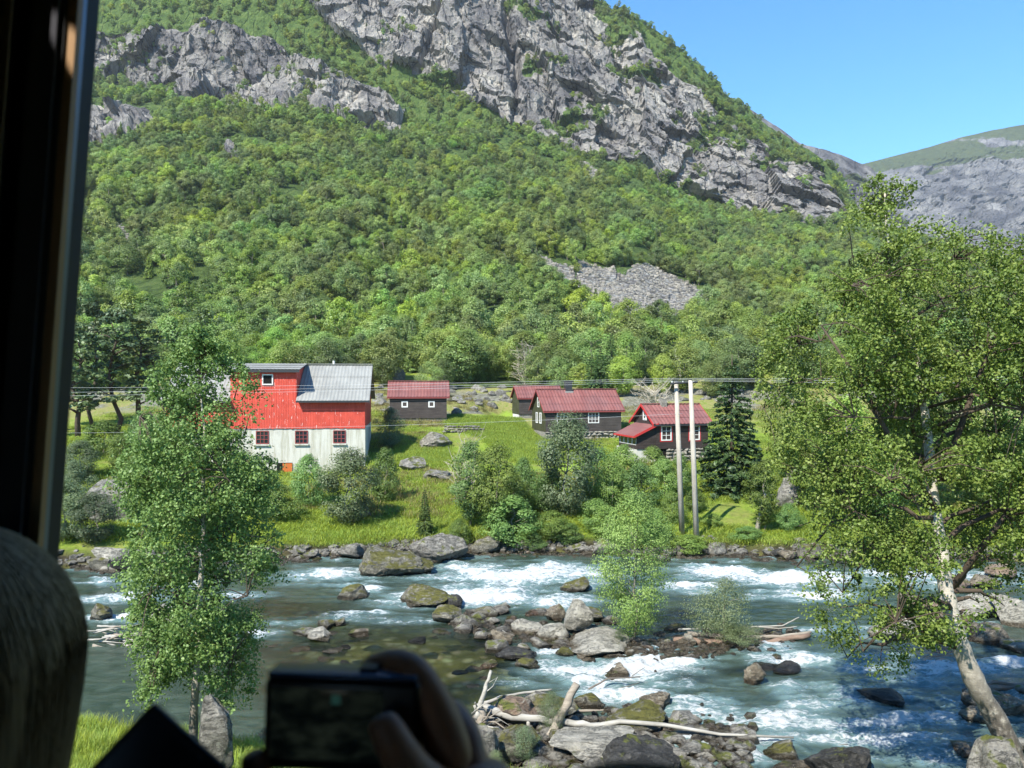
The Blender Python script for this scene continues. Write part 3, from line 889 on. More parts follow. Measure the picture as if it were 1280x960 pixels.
def roof_mat(name, c1, c2, c3, streak=1.0):
    M = Mat(name)
    p = M.obj()
    n = M.noise(M.mapping(p, (1.4, .35, .35)), .9, 5, .7); n2 = M.noise(M.mapping(p, (5, .5, .5)), 1.6, 5, .65); n3 = M.noise(p, .35, 3)
    c = M.mix(M.rng(n, .36, .66), c1, c2)
    c = M.mix(M.rng(n2, .55, .74, 0, .6 * streak), c, c3)
    c = M.mix(M.rng(n3, .4, .62, 0, .4), c, c3)
    return M.done(c, .8, M.bump(M.noise(p, 6, 5, .7), .3, .03), .2)
roof_rust = roof_mat('rusty_red_roof', (0.165, 0.058, 0.052), (0.21, 0.085, 0.075), (0.13, 0.075, 0.075))
roof_grey = roof_mat('pale_grey_roof', (0.215, 0.21, 0.193), (0.265, 0.26, 0.238), (0.17, 0.167, 0.155))
found_stone = stone_mat('foundation_stone', (0.30, 0.28, 0.24), (0.46, 0.43, 0.37), (0.13, 0.12, 0.10), 0, False, 2.2)

def corrugated(x0, x1, ya, za, yb, zb, pitch=.35, amp=.018, th=.05, sheets=3):
    """roof slope from eave (ya,za) to ridge (yb,zb) with ribs running up the slope and sheet laps across it"""
    n = int((x1 - x0) / pitch * 6)
    xs = np.linspace(x0, x1, n)
    h = amp * np.clip(np.sin((xs - x0) / pitch * 2 * math.pi) * 1.6, -1, 1)
    d = np.array([yb - ya, zb - za]); L = np.hypot(*d); nrm = np.array([-d[1], d[0]]) / L
    if nrm[1] < 0: nrm = -nrm
    rows_ = []
    for s in range(sheets):
        for t, lift in ((s / sheets - (.02 if s else 0), .035), ((s + 1) / sheets, .0)):
            o = nrm[None, :] * (h + lift)[:, None]
            rows_.append(np.stack([xs, ya + d[0] * t + o[:, 0], za + d[1] * t + o[:, 1]], 1))
    top = np.concatenate(rows_)
    m = len(rows_)
    f = grid_faces(m, n)
    bot = np.stack([np.repeat([x0, x1, x1, x0], 1), [ya, ya, yb, yb], [za, za, zb, zb]], 1) - np.array([0, nrm[0], nrm[1]]) * th
    return np.concatenate([top, bot]), np.concatenate([f, np.array([[m * n, m * n + 1, m * n + 2, m * n + 3]])])

def roof_mesh(name, slopes, mat):
    V, Fa, b = [], [], 0
    for s in slopes:
        v, f = corrugated(*s[:6], **(s[6] if len(s) > 6 else {}))
        V.append(v); Fa.append(f + b); b += len(v)
    return np_mesh(name, np.concatenate(V), [np.concatenate(Fa)], [mat])

def window(parent, x, z, w, h, y=0.0, nx=2, nz=3, frame=None, trim=None, bar=.045, fw=.08, face='front', open_dark=False, side_x=0.0):
    """window on the front (facing -y) or left end (facing -x)"""
    frame = frame or paint_white
    mp = (lambda mb: mb) 
    def bx(mb, u0, u1, d0, d1, z0, z1, mi=0):
        if face == 'front': mb.box(u0, u1, y - d1, y - d0, z0, z1, mi)
        else: mb.box(side_x - d1, side_x - d0, u0, u1, z0, z1, mi)
    mb = MB()
    mats = [frame]
    bx(mb, x - fw, x, .0, .07, z - fw, z + h + fw); bx(mb, x + w, x + w + fw, .0, .07, z - fw, z + h + fw)
    bx(mb, x, x + w, .0, .068, z + h, z + h + fw); bx(mb, x, x + w, .0, .085, z - fw, z)
    wn_ = mb.build('window', mats, parent)
    pm = MB(); bx(pm, x, x + w, .0, .018, z, z + h)
    pm.build('pane', [inside_shade if open_dark else win_glass], wn_)  # open_dark swaps the glass for a sheet coloured as inside shade
    if nx > 1 or nz > 1:
        for i in range(1, nx):
            m2 = MB(); u = x + w * i / nx; bx(m2, u - bar / 2, u + bar / 2, .018, .05, z, z + h); m2.build('muntin', mats, wn_)
        m2 = MB()
        for j in range(1, nz):
            q = z + h * j / nz; bx(m2, x, x + w, .018, .047, q - bar / 2, q + bar / 2)
        if nz > 1: m2.build('muntin', mats, wn_)
    if trim:
        m3 = MB(); t = .1
        bx(m3, x - fw - t, x - fw, .0, .05, z - fw - t, z + h + fw + t); bx(m3, x + w + fw, x + w + fw + t, .0, .05, z - fw - t, z + h + fw + t)
        bx(m3, x - fw, x + w + fw, .0, .048, z + h + fw, z + h + fw + t); bx(m3, x - fw, x + w + fw, .0, .048, z - fw - t, z - fw)
        m3.build('trim', [trim], wn_)
    return wn_

def cladding(parent, name, x0, x1, z0, z1, mat, y=0.0, horizontal=True, step=.16, rng=random.Random(1), face='front', side_x=0.0, clip=None, holes=()):
    """boards on a wall face, joined; clip(u) gives the top height at u for gables"""
    mb = MB()
    def bx(u0, u1, d, q0, q1):
        if face == 'front': mb.box(u0, u1, y - d, y, q0, q1)
        else: mb.box(side_x - d, side_x, u0, u1, q0, q1)
    if horizontal:
        q = z0
        while q < z1 - .02:
            d = .03 + rng.uniform(-.006, .008)
            bx(x0, x1, d, q + .012, min(q + step, z1)); q += step
    else:
        u = x0
        while u < x1 - .02:
            e = min(u + step - .012, x1)
            top = z1 if clip is None else min(clip(u), clip(e))
            if top > z0 + .05: bx(u, e, .03 + rng.uniform(-.008, .01), z0 + rng.uniform(-.03, .03), top)
            u += step
    o = mb.build(name, [mat], parent)
    o['kind'] = 'stuff'
    return o

def stone_wall_piece(parent, x0, x1, y0, y1, z0, z1, mat, seed=1, size=.38):
    """rough fieldstone foundation: stones joined into one part"""
    rng = np.random.default_rng(seed)
    V, Fa, b = [], [], 0
    z = z0
    while z < z1 - .05:
        h = min(size * rng.uniform(.7, 1.15), z1 - z)
        x = x0
        while x < x1 - .05:
            w = min(size * rng.uniform(.8, 2.0), x1 - x)
            v, f = rock_arrays(int(rng.integers(1, 9)), 2, 7, .1, 1.0)
            v = v * np.array([w * .54, .28, h * .56]) + np.array([x + w / 2, y0 + .12 + rng.uniform(-.05, .05), z + h / 2])
            V.append(v); Fa.append(f + b); b += len(v); x += w
        z += h
    o = link('foundation_stones', np_mesh('foundation_stones', np.concatenate(V), [np.concatenate(Fa)], [mat]), parent)
    o['kind'] = 'stuff'
    mb = MB(); mb.box(x0 + .05, x1 - .05, y0 + .15, y1, z0, z1 - .01); mb.build('foundation', [mat], parent)

def cabin(name, label, cat, loc, rz, L, D, hw, hr, wall_m, gable_m, roof_m, trim_m, over=.35, zr=.2, x_main=0.0, group='dark wooden cabins with red roofs'):
    root = empty(name, loc, R(rz))
    tag(root, label, cat, group)
    mb = MB()
    mb.box(x_main, L, 0, D, 0, hw)
    mb.prism([(0, hw), (D, hw), (D / 2, hr - .05)], x_main, L, 'x')
    mb.build('wall', [gable_m], root)
    cladding(root, 'board_cladding', x_main, L, 0, hw - .03, wall_m)
    sl = (hr - hw) / (D / 2)
    cladding(root, 'gable_boards', .02, D - .02, 0, hr, gable_m, horizontal=False, step=.19, face='left', side_x=x_main, clip=lambda u: hw + sl * min(u, D - u) - .12)
    z_e = hw - over * sl
    rf = link('roof', roof_mesh('roof', [(x_main - over, L + over, -over, z_e + .06, D / 2, hr + .06), (x_main - over, L + over, D + over, z_e + .06, D / 2, hr + .06)], roof_m), root)
    cap = MB(); cap.box(x_main - over - .02, L + over + .02, D / 2 - .14, D / 2 + .14, hr + .08, hr + .15); cap.build('ridge_cap', [roof_m], rf)
    for xx in (x_main - over - .03, L + over):
        bb = MB()
        for s in (1, -1):
            ye = -over if s > 0 else D + over
            bb.prism([(ye, z_e - .13), (ye, z_e + .1), (D / 2, hr + .12), (D / 2, hr - .12)], xx, xx + .035, 'x')
        bb.build('barge_board', [trim_m], root)
    fb = MB(); fb.box(x_main - over, L + over, -over - .03, -over + .005, z_e - .1, z_e + .03); fb.build('fascia', [trim_m if trim_m is not paint_trim_red else metal_dark], root)
    return root

# -- the barn
def make_barn():
    Y = 66.0; x = (205 - 640) / F * 64.2
    root = empty('barn', (x, 64.6, 0), R(7.5))
    tag(root, 'large red barn with grey roof on a whitewashed concrete storey', 'barn')
    L, D = 16.45, 10.0
    zb, zs, ze, zr = 1.6, 6.25, 8.75, 11.75      # base, top of concrete, eave, ridge
    mb = MB(); mb.box(0, L, .06, D, zb - 1.2, zs); mb.build('concrete_storey', [concrete], root)
    mb = MB(); mb.box(0, L, .02, D - .05, zs, ze); mb.prism([(.02, ze), (D - .05, ze), (D / 2, zr - .1)], .02, L - .02, 'x'); mb.build('wall', [wood_red], root)
    rng = random.Random(4)
    dx0, dx1 = 5.2, 10.65                       # the wall dormer
    zd = 11.15
    cladding(root, 'board_cladding', 0, dx0, zs - .08, ze - .05, wood_red, .02, False, .2, rng)
    cladding(root, 'board_cladding', dx1, L, zs - .08, ze - .05, wood_red, .02, False, .2, rng)
    cladding(root, 'dormer_boards', dx0, dx1, zs - .08, zd, wood_red, .01, False, .2, rng)
    mb = MB(); mb.prism([(.02, ze - .1), (.02, zd), (D / 2 - .2, zr - .15), (D / 2 - .2, ze - .1)], dx0, dx1, 'x'); mb.build('dormer', [wood_red], root)
    rf = link('roof', roof_mesh('roof', [(-.4, dx0 - .02, -.5, ze - .2, D / 2, zr, dict(pitch=.3, amp=.012)), (dx1 + .02, L + .4, -.5, ze - .2, D / 2, zr, dict(pitch=.3, amp=.012)),
                                        (-.4, L + .4, D + .5, ze - .2, D / 2, zr, dict(pitch=.5))], roof_grey), root)
    cap = MB(); cap.box(-.4, L + .4, D / 2 - .15, D / 2 + .15, zr + .06, zr + .13); cap.build('ridge_cap', [roof_grey], rf)
    link('dormer_roof', roof_mesh('dormer_roof', [(dx0 - .25, dx1 + .3, -.35, zd + .08, D / 2, zr + .14, dict(pitch=.3, amp=.012))], roof_grey), root)
    fb = MB(); fb.box(dx0 - .25, dx1 + .3, -.40, -.352, zd - .16, zd + .06); fb.build('dormer_fascia', [metal_dark], root)
    fb = MB(); fb.box(dx1 + .02, L + .4, -.56, -.51, ze - .34, ze - .2); fb.build('gutter', [metal_dark], root)
    fb = MB(); fb.box(-.4, dx0, -.56, -.51, ze - .34, ze - .2); fb.build('gutter', [metal_dark], root)
    bb = MB(); bb.prism([(-.5, ze - .42), (-.5, ze - .2), (D / 2, zr), (D / 2, zr - .22)], L + .36, L + .4, 'x'); bb.build('barge_board', [roof_grey], root)
    vt = MB(); vt.tube([(13.3, D / 2, zr), (13.3, D / 2, zr + .4)], .1, 8); vt.build('roof_vent', [paint_white], root)
    window(root, 7.9, 10.02, .72, .72, -.03, 1, 1, paint_white, open_dark=True, fw=.1)
    for xx in (4.1, 7.35, 10.6, 13.8):
        w = window(root, xx, 4.95, .92, .98, .06, 3, 3, paint_dull_red, bar=.05, fw=.07)
        s = MB(); s.box(xx - .15, xx + 1.07, -.10, .058, 4.74, 4.86); s.build('sill', [concrete], w)
    d = MB(); d.box(9.0, 10.3, .03, .058, zb - .3, 3.25); d.build('door_shade_panel', [inside_shade], root)  # flat panel on the wall, coloured as the shade of the doorway
    d = MB(); d.box(9.5, 10.3, -.04, .028, zb - .3, 3.2); dd = d.build('door', [door_orange], root)
    return root
make_barn()

# -- small cabin beside the barn
c1 = cabin('cabin', 'small dark cabin with two little white windows above a stone bank', 'cabin', P(487.5, 523, 85), 6.5, 6.25, 4.4, 2.5, 4.05, wood_grey, wood_grey, roof_rust, paint_dull_red, over=.28)
for xx in (1.4, 4.35): window(c1, xx, 1.35, .42, .42, 0, 1, 1, paint_white, fw=.14)
mb = MB(); mb.box(-.05, 6.3, .1, 4.4, -.9, 0); mb.build('foundation', [found_stone], c1)
mb = MB(); mb.box(3.1, 3.2, -.045, 0, 0, 2.45); mb.build('corner_board', [wood_grey], c1)

# -- long cabin with the chimney
pl = P(682, 540, 80.0)
c2 = cabin('cabin', 'long dark cabin with black chimney and olive gable end', 'cabin', (pl.x, 80.0, pl.z), 14, 8.4, 5.2, 2.35, 4.35, wood_grey, wood_olive, roof_rust, paint_dull_red, over=.3)
for xx in (1.3, 4.75): window(c2, xx, .95, 1.05, 1.0, 0, 3, 3, paint_white, fw=.09)
window(c2, 2.9, .9, .55, .95, 0, 2, 1, paint_white, fw=.1, face='left'); window(c2, 1.5, .9, .55, .95, 0, 2, 1, paint_white, fw=.1, face='left')
window(c2, 2.35, 2.6, .5, .85, 0, 1, 2, paint_white, fw=.09, face='left')
ch = MB(); ch.box(2.95, 3.65, 2.2, 2.9, 3.6, 5.35); ch.box(2.88, 3.72, 2.13, 2.97, 5.2, 5.36); ch.build('chimney', [metal_dark], c2)
ch = MB(); ch.box(2.85, 3.75, 2.1, 3.0, 3.9, 4.22); ch.build('chimney_flashing', [roof_grey], c2)
stone_wall_piece(c2, -.1, 8.5, -.15, 5.2, -1.25, 0, found_stone, 3)
mb = MB(); mb.box(-.1, .1, .2, 5.1, -1.25, -.01); mb.build('foundation_end', [found_stone], c2)

# -- storehouse behind it
pl = P(649, 518, 97)
c3 = cabin('cabin', 'small dark cabin on white footing half hidden behind the long cabin', 'cabin', (pl.x, 97, pl.z), 14, 5.6, 3.5, 2.2, 3.55, wood_grey, wood_olive, roof_rust, paint_dull_red, over=.25)
mb = MB(); mb.box(.05, 5.5, .08, 3.45, -1.4, 0); mb.build('foundation', [found_stone], c3)
mb = MB(); mb.box(-.03, .045, .3, 3.2, -1.25, -.03); mb.build('footing_boards', [paint_white], c3)

# -- cabin with the glazed porch
pl = P(796, 561.7, 66.0)
c4 = cabin('cabin', 'brown cabin with glazed lean-to porch behind the wooden poles', 'cabin', (pl.x, 66.0, pl.z), 14.5, 6.75, 4.6, 2.3, 3.75, wood_brown, wood_brown, roof_rust, paint_trim_red, over=.35, x_main=1.75)
for xx in (2.35, 5.05): window(c4, xx, .8, .78, 1.1, 0, 2, 3, paint_white, paint_trim_red, fw=.1)
window(c4, 1.9, 2.55, .42, .55, 0, 1, 2, paint_white, paint_white, fw=.06, face='left', side_x=1.72)
mb = MB(); mb.prism([(.0, 0), (1.74, 0), (1.74, 2.05), (0, 1.25)], 0, .14, 'y'); mb.prism([(.0, 0), (1.74, 0), (1.74, 2.05), (0, 1.25)], 3.9, 4.0, 'y'); mb.box(0, .1, .14, 3.9, 0, .35); mb.build('porch_wall', [wood_brown], c4)
cladding(c4, 'porch_boards', .02, 1.74, 0, 1.22, wood_brown)
mb = MB()
for k in range(5): mb.box(.02, .1, .14 + k * .9, .24 + k * .9, .35, 1.25)
mb.box(.01, .11, .14, 3.9, 1.15, 1.27); mb.box(.0, .11, .14, 3.9, .3, .38)
w = mb.build('porch_window', [paint_white], c4)
for k in range(4):
    p_ = MB(); p_.box(.045, .06, .24 + k * .9, 1.04 + k * .9, .38, 1.15); p_.build('pane', [win_glass], w)
V = np.array([(-.35, -.3, 1.12), (1.85, -.3, 2.16), (1.85, 4.3, 2.16), (-.35, 4.3, 1.12), (-.35, -.3, 1.06), (1.85, -.3, 2.10), (1.85, 4.3, 2.10), (-.35, 4.3, 1.06)])
link('porch_roof', np_mesh('porch_roof', V, [np.array([(0, 1, 2, 3), (7, 6, 5, 4), (0, 4, 5, 1), (1, 5, 6, 2), (2, 6, 7, 3), (3, 7, 4, 0)])], [roof_rust]), c4)
mb = MB(); mb.prism([(-.38, 1.0), (-.38, 1.2), (1.9, 2.27), (1.9, 2.05)], -.36, -.31, 'y'); mb.box(-.40, -.36, -.36, 4.3, 1.0, 1.14); mb.build('porch_barge_board', [paint_trim_red], c4)
mb = MB(); mb.box(0, 1.75, .06, 4.5, -1.3, -.02); mb.build('porch_footing', [concrete], c4)
mb = MB(); mb.box(1.8, 2.75, .12, .3, -1.3, -.02); mb.build('opening_shade_panel', [inside_shade], c4)  # near-black block, its colour stands for the shade of an opening
stone_wall_piece(c4, 2.8, 6.8, -.05, 4.5, -1.3, 0, found_stone, 5)
ch = MB(); ch.box(3.2, 3.75, 1.9, 2.5, 3.4, 4.3); ch.build('chimney', [found_stone], c4)
# ------------------------------------------------------------------ the two near birches
def limb_curve(a, th, L, rise, droop, rng, n=6):
    pts = [Vector(a)]
    for i in range(1, n + 1):
        t = i / n
        q = Vector(a) + Vector((math.cos(th) * L * t, math.sin(th) * L * t, L * (rise * t - droop * t * t)))
        q += Vector(rng.normal(size=3) * .035 * L)
        pts.append(q)
    return pts

def near_birch(name, label, base, trunk, r0, outline, seed, leaf_m, n_cl, per, size, limbs, depth, extra=(), clear=0, clear_from=590, gapcut=.2, wp=1.55, tops=26):
    """trunk: list of (px, py, dY) seen in the photograph and turned into metres at the tree's own distance;
    outline: rows (py, px_left, px_right) bounding the crown at that distance"""
    rng = np.random.default_rng(seed)
    Y = base.y
    root = empty(name, base)
    tag(root, label, 'tree')
    loc = lambda px, py, dy=0.0: P(px, py, Y) - base + Vector((0, dy, 0))
    tp = [loc(*q) for q in trunk]
    tp[0].z -= .4
    mb = MB()
    # smooth the trunk line
    line = []
    for i in range(len(tp) - 1):
        p0, p1, p2, p3 = tp[max(i - 1, 0)], tp[i], tp[i + 1], tp[min(i + 2, len(tp) - 1)]
        for k in range(6):
            t = k / 6
            line.append(.5 * ((2 * p1) + (p2 - p0) * t + (2 * p0 - 5 * p1 + 4 * p2 - p3) * t * t + (3 * p1 - p0 - 3 * p2 + p3) * t ** 3))
    line.append(tp[-1])
    n = len(line)
    rad = [r0 * (1.0 - .93 * (i / (n - 1)) ** .85) * (1 + .05 * rng.normal()) for i in range(n)]
    rad[0] *= 1.5; rad[1] *= 1.25
    mb.tube(line, rad, 14)
    trunk_o = link('trunk', mb.mesh('trunk', [birch_bark_m], True), root)
    zz = np.array([v[2] for v in mb.v]); a = trunk_o.data.attributes.new('rough_bark', 'FLOAT', 'POINT')
    a.data.foreach_set('value', np.clip(1.25 - zz / (.22 * zz.max()), 0, 1).astype(np.float32))
    oy = np.array([o[0] for o in outline], float); ol = np.array([o[1] for o in outline], float); orr = np.array([o[2] for o in outline], float)
    # clumps fill the outline, deeper where it is wider
    C, Rr = [], []
    wgt = np.maximum(orr - ol, 8) ** wp
    prob = np.interp(np.linspace(oy[0], oy[-1], 400), oy, wgt); prob /= prob.sum()
    hole = rng.uniform(0, 100)
    while len(C) < n_cl:
        py = rng.choice(np.linspace(oy[0], oy[-1], 400), p=prob)
        l, r = np.interp(py, oy, ol), np.interp(py, oy, orr)
        half = (r - l) / 2; u, w = rng.uniform(-1, 1, 2)
        if u * u + w * w > 1 or u * u + w * w < .12 * rng.uniform(0, 1): continue
        px = (l + r) / 2 + u * half * .96
        q = loc(px, py, w * min(half * Y / F, depth))
        if vnoise(q.x * .9 + hole, q.y * .9, q.z * 1.1, seed) > gapcut: continue       # gaps
        if py > clear_from and abs(px - np.interp(py, [t_[1] for t_ in trunk[::-1]], [t_[0] for t_ in trunk[::-1]])) < clear * (1 if q.y < .3 else .3): continue
        C.append(q); Rr.append(rng.uniform(.13, .46) * min(1, .5 + half / 60))
    for k in range(tops):
        py = rng.uniform(oy[0], oy[0] + 62); l, r = np.interp(py, oy, ol), np.interp(py, oy, orr)
        C.append(loc(rng.uniform(l, r), py, rng.uniform(-.3, .3))); Rr.append(rng.uniform(.14, .3))
    lim = MB()
    ax = np.array([v[:] for v in line])
    ends = []
    for k in range(limbs):
        t = .25 + .68 * (k + rng.uniform(0, 1)) / limbs
        i = int(t * (n - 1)); a = line[i]
        py = 480 - (a.z + base.z - CZ) / Y * F
        l, r = np.interp(py, oy, ol), np.interp(py, oy, orr)
        side = rng.choice([-1, 1])
        xr = ((r if side > 0 else l) - 640) / F * Y - base.x - a.x
        L = max(.5, abs(xr) * rng.uniform(.6, .95))
        th = rng.uniform(-.9, .9) + (0 if side * xr > 0 and side > 0 else math.pi)
        pts = limb_curve(a, th, L, rng.uniform(.25, .75), rng.uniform(.2, .6), rng)
        rb = rad[i] * rng.uniform(.38, .55)
        lim.tube(pts, [max(.008, rb * (1 - j / 6.6)) for j in range(7)], 6)
        ends += pts[2:]
    for pts in extra:
        q = [loc(*p) for p in pts]
        lim.tube(q, [r0 * .30 * (1 - .75 * j / (len(q) - 1)) for j in range(len(q))], 8)
        ends += q[1:]
    E = np.array([e[:] for e in ends] + [v[:] for v in line[n // 3:]])
    for c in C[::2]:                                   # twigs carry the clumps
        dd = np.linalg.norm(E - np.array(c[:]) - np.array([0, 0, -.3]), axis=1); j = int(np.argmin(dd))
        e = Vector(E[j]); m = (e + c) / 2 + Vector((0, 0, .12 * dd[j]))
        lim.tube([e, m, c], [.016, .011, .005], 4, caps=False)
    link('limbs', lim.mesh('limbs', [bark_dark], True), root)
    v, f, t = clump_leaves([c[:] for c in C], Rr, per, size, rng, flat=.8, up=.3, jit=.85, lo=.1, spray=1.0)
    fz = rng.normal(size=(len(f), 1, 3)) * .03
    v = (v.reshape(-1, 4, 3) + fz).reshape(-1, 3)
    link('crown', np_mesh('crown', v, [f], [leaf_m], attrs={'tint': ('FACE', t)}), root)
    return root

bl = W(241, 925, 1.3)
near_birch('birch_tree', 'slender birch with white trunk standing beside the upright grey stone', bl,
           [(241, 925, 0), (243, 880, 0), (246, 820, .05), (249, 740, .05), (254, 680, 0), (252, 610, .1), (256, 545, 0), (252, 505, 0), (250, 472, 0)], .115,
           [(412, 240, 258), (430, 226, 276), (455, 204, 302), (478, 196, 320), (510, 182, 318), (535, 170, 312), (560, 156, 340), (590, 146, 345), (625, 148, 342), (660, 150, 352), (700, 158, 352), (735, 160, 346), (765, 162, 338), (790, 168, 330), (820, 178, 322), (845, 176, 316), (868, 178, 312)],
           5, leaf_birch, 860, 80, .078, 30, 1.7, clear=26, clear_from=812, gapcut=.09, wp=1.15, tops=64, extra=[[(250, 480, 0), (249, 450, .05), (249, 420, 0)]])
br = W(1268, 942, 1.0)
near_birch('birch_tree', 'leaning birch with curved pale trunk and wide crown at the water edge', br,
           [(1272, 942, 0), (1248, 905, 0), (1218, 855, -.1), (1196, 800, -.1), (1183, 740, 0), (1176, 680, 0), (1168, 615, .1), (1163, 550, .1), (1152, 470, .1), (1130, 390, 0), (1112, 320, 0), (1106, 240, 0)], .29,
           [(218, 1092, 1125), (240, 1078, 1142), (275, 1060, 1150), (300, 1056, 1180), (312, 1052, 1330), (335, 1035, 1400), (370, 985, 1450), (405, 950, 1480), (450, 938, 1490), (500, 934, 1490), (545, 944, 1480), (590, 965, 1470), (635, 985, 1450), (680, 985, 1400), (720, 992, 1290), (755, 1005, 1240), (790, 1015, 1190), (815, 1030, 1165), (840, 1055, 1130)],
           9, leaf_birch2, 1850, 80, .080, 44, 2.8,
           extra=[[(1180, 600, .1), (1215, 520, .3), (1250, 440, .5), (1290, 350, .6), (1310, 290, .6)], [(1172, 640, 0), (1110, 560, -.4), (1060, 480, -.7), (1010, 410, -.8)], [(1178, 680, 0), (1120, 650, .6), (1060, 660, .9), (1015, 720, 1.0)],
                  [(1186, 740, 0), (1240, 640, -.5), (1300, 560, -.8), (1370, 500, -.9)], [(1190, 760, 0), (1150, 740, -.5), (1100, 760, -.7), (1060, 800, -.8)]], clear=40, clear_from=600, gapcut=-.02, tops=9)

# ------------------------------------------------------------------ trees and shrubs across the river
def plant_protos():
    out = {}
    mk = lambda nm, prs, mats: out.__setitem__(nm, [(proto_mesh(nm + '_trunk', p, mats, 'trunk'), proto_mesh(nm + '_crown', p, mats, 'crown'), float(p[1][:, 2].max()), float(np.ptp(p[1][:, 0]))) for p in prs])
    mk('bush', [proto_deciduous(200 + k, 4, 4.2, 70, 120, .15, .8, .0, .05, 7) for k in range(4)], [bark_grey, leaf_bush])
    mk('willow', [proto_deciduous(220 + k, 6, 4.6, 85, 130, .15, 1.0, .04, .08, 7) for k in range(2)], [bark_grey, leaf_willow])
    mk('tree', [proto_deciduous(240 + k, 8, 4.4, 80, 120, .18, 1.15, .1, .1, 7) for k in range(4)], [bark_grey, leaf_birch])
    mk('shore', [proto_deciduous(270 + k, 5.6, 3.9, 110, 190, .075, .9, .03, .05, 9) for k in range(2)], [bark_grey, leaf_birch])
    mk('low', [proto_deciduous(275 + k, 2.4, 3.6, 80, 130, .07, .7, .0, .04, 9) for k in range(2)], [bark_grey, leaf_willow])
    mk('edge', [proto_deciduous(260 + k, 9, 6.6, 80, 90, .25, 1.2, .1, .13, 7) for k in range(6)], [bark_grey, leaf_forest])
    mk('spruce', [proto_spruce(280 + k, 9, 4.6, size=.30) for k in range(2)], [bark_dark, leaf_dark])
    mk('pine', [proto_pine(290 + k) for k in range(3)], [bark_dark, leaf_pine])
    return out
PP = plant_protos()
FIRST = {}
rp = random.Random(12)

def plant(kind, nm, label, px, py, w, h, cat='tree', group=None, at=None, Yfix=None):
    """a plant whose foot is seen at px,py and which spans w x h pixels there"""
    p = at or (W(px, py, .3) if Yfix == 'river' else (hit(px, py) if Yfix is None else Vector(((px - 640) / F * Yfix, Yfix, gz((px - 640) / F * Yfix, Yfix)))))
    k = rp.randrange(len(PP[kind])); tm, cm, H0, W0 = PP[kind][k]
    sh = h * p.y / F / H0; sw = w * p.y / F / W0
    key = (kind, k)
    if key not in FIRST:
        root = empty(nm, p); FIRST[key] = root
        link('trunk', tm, root); link('crown', cm, root)
    else:
        root = FIRST[key].copy(); COL.objects.link(root); root.name = nm
        for ch in FIRST[key].children:
            c = ch.copy(); COL.objects.link(c); c.parent = root
        root.location = p
    root.rotation_euler = (0, 0, rp.uniform(0, 6.28))
    root.scale = (sw, sw, sh)
    for q in ('label', 'category', 'group'):
        if q in root: del root[q]
    return tag(root, label, cat, group)

G_SH = 'shrubs on the far bank'
plant('willow', 'willow_tree', 'tall grey-green willow in front of the long cabin', 710, 645, 92, 132)
plant('low', 'willow_shrub', 'low spreading willow on the islet beside the reddish driftwood', 905, 792, 110, 74, 'shrub', Yfix='river')
plant('shore', 'island_shrub', 'tall leafy shrub growing on the rocky islet in the river', 792, 795, 122, 188, 'shrub', Yfix='river')
plant('willow', 'willow_shrub', 'round pale shrub below the right corner of the barn', 436, 655, 86, 98, 'shrub', G_SH)
plant('bush', 'bush', 'bush half covering the orange barn door', 386, 632, 60, 66, 'shrub', G_SH)
plant('willow', 'willow_shrub', 'dark shrub at the corner between barn and small cabin', 488, 560, 46, 52, 'shrub', G_SH)
plant('bush', 'bush', 'dark bush below the corner of the barn on the slope', 482, 628, 46, 70, 'shrub', G_SH)
plant('spruce', 'young_spruce', 'little upright sapling alone on the grassy river bank', 531, 668, 24, 56)
plant('tree', 'leafy_tree', 'small tree right of the bare twigs on the bank', 622, 672, 74, 122, 'tree')
plant('bush', 'bush', 'bright bush at the water edge below the mown meadow', 640, 678, 92, 60, 'shrub', G_SH)
plant('bush', 'bush', 'bush left of the willow below the mown meadow', 655, 640, 50, 70, 'shrub', G_SH)
plant('tree', 'leafy_tree', 'small tree behind the bare twigs on the bank', 588, 660, 60, 110, 'tree')
for px, py, w, h in ((765, 640, 56, 72), (800, 640, 70, 62), (745, 664, 50, 42), (830, 622, 54, 52), (690, 672, 60, 34), (712, 680, 44, 26), (840, 655, 40, 44), (668, 690, 36, 22), (575, 682, 40, 34), (862, 690, 60, 22), (790, 684, 50, 30), (892, 660, 30, 18), (985, 662, 36, 34), (935, 676, 40, 18), (780, 610, 60, 56), (815, 600, 56, 44), (748, 620, 60, 62), (690, 640, 60, 56), (640, 650, 60, 60), (850, 620, 44, 56), (868, 640, 36, 30), (760, 676, 60, 44), (820, 680, 60, 44)):
    plant('bush', 'bush', ('wide ' if w > 1.35 * h else 'tall ' if h > w else 'round ') + 'leafy bush ' + ('by the water ' if py > 665 else 'up the slope ' if py < 625 else '') + near_what(px, BANK), px, py, w, h, 'shrub', 'bushes on the far bank below the cabins')
plant('spruce', 'spruce_tree', 'broad dark spruce right of the brown porch cabin', 915, 616, 112, 168)
plant('tree', 'leafy_tree', 'small round tree standing on the grass right of the poles', 955, 664, 60, 92)
plant('tree', 'leafy_tree', 'tree behind the wide birch crown near the pale boulder', 1010, 640, 70, 130)
plant('edge', 'leafy_tree', 'bushy tree behind the spruce at the right', 985, 600, 90, 150)
for px, py, w, h in ((1060, 640, 120, 150), (1150, 640, 130, 170), (1240, 640, 130, 180), (1100, 660, 90, 90)):
    plant('edge', 'leafy_tree', 'bushy tree seen through the crown of the leaning birch', px, py, w, h, 'tree', 'trees behind the leaning birch')
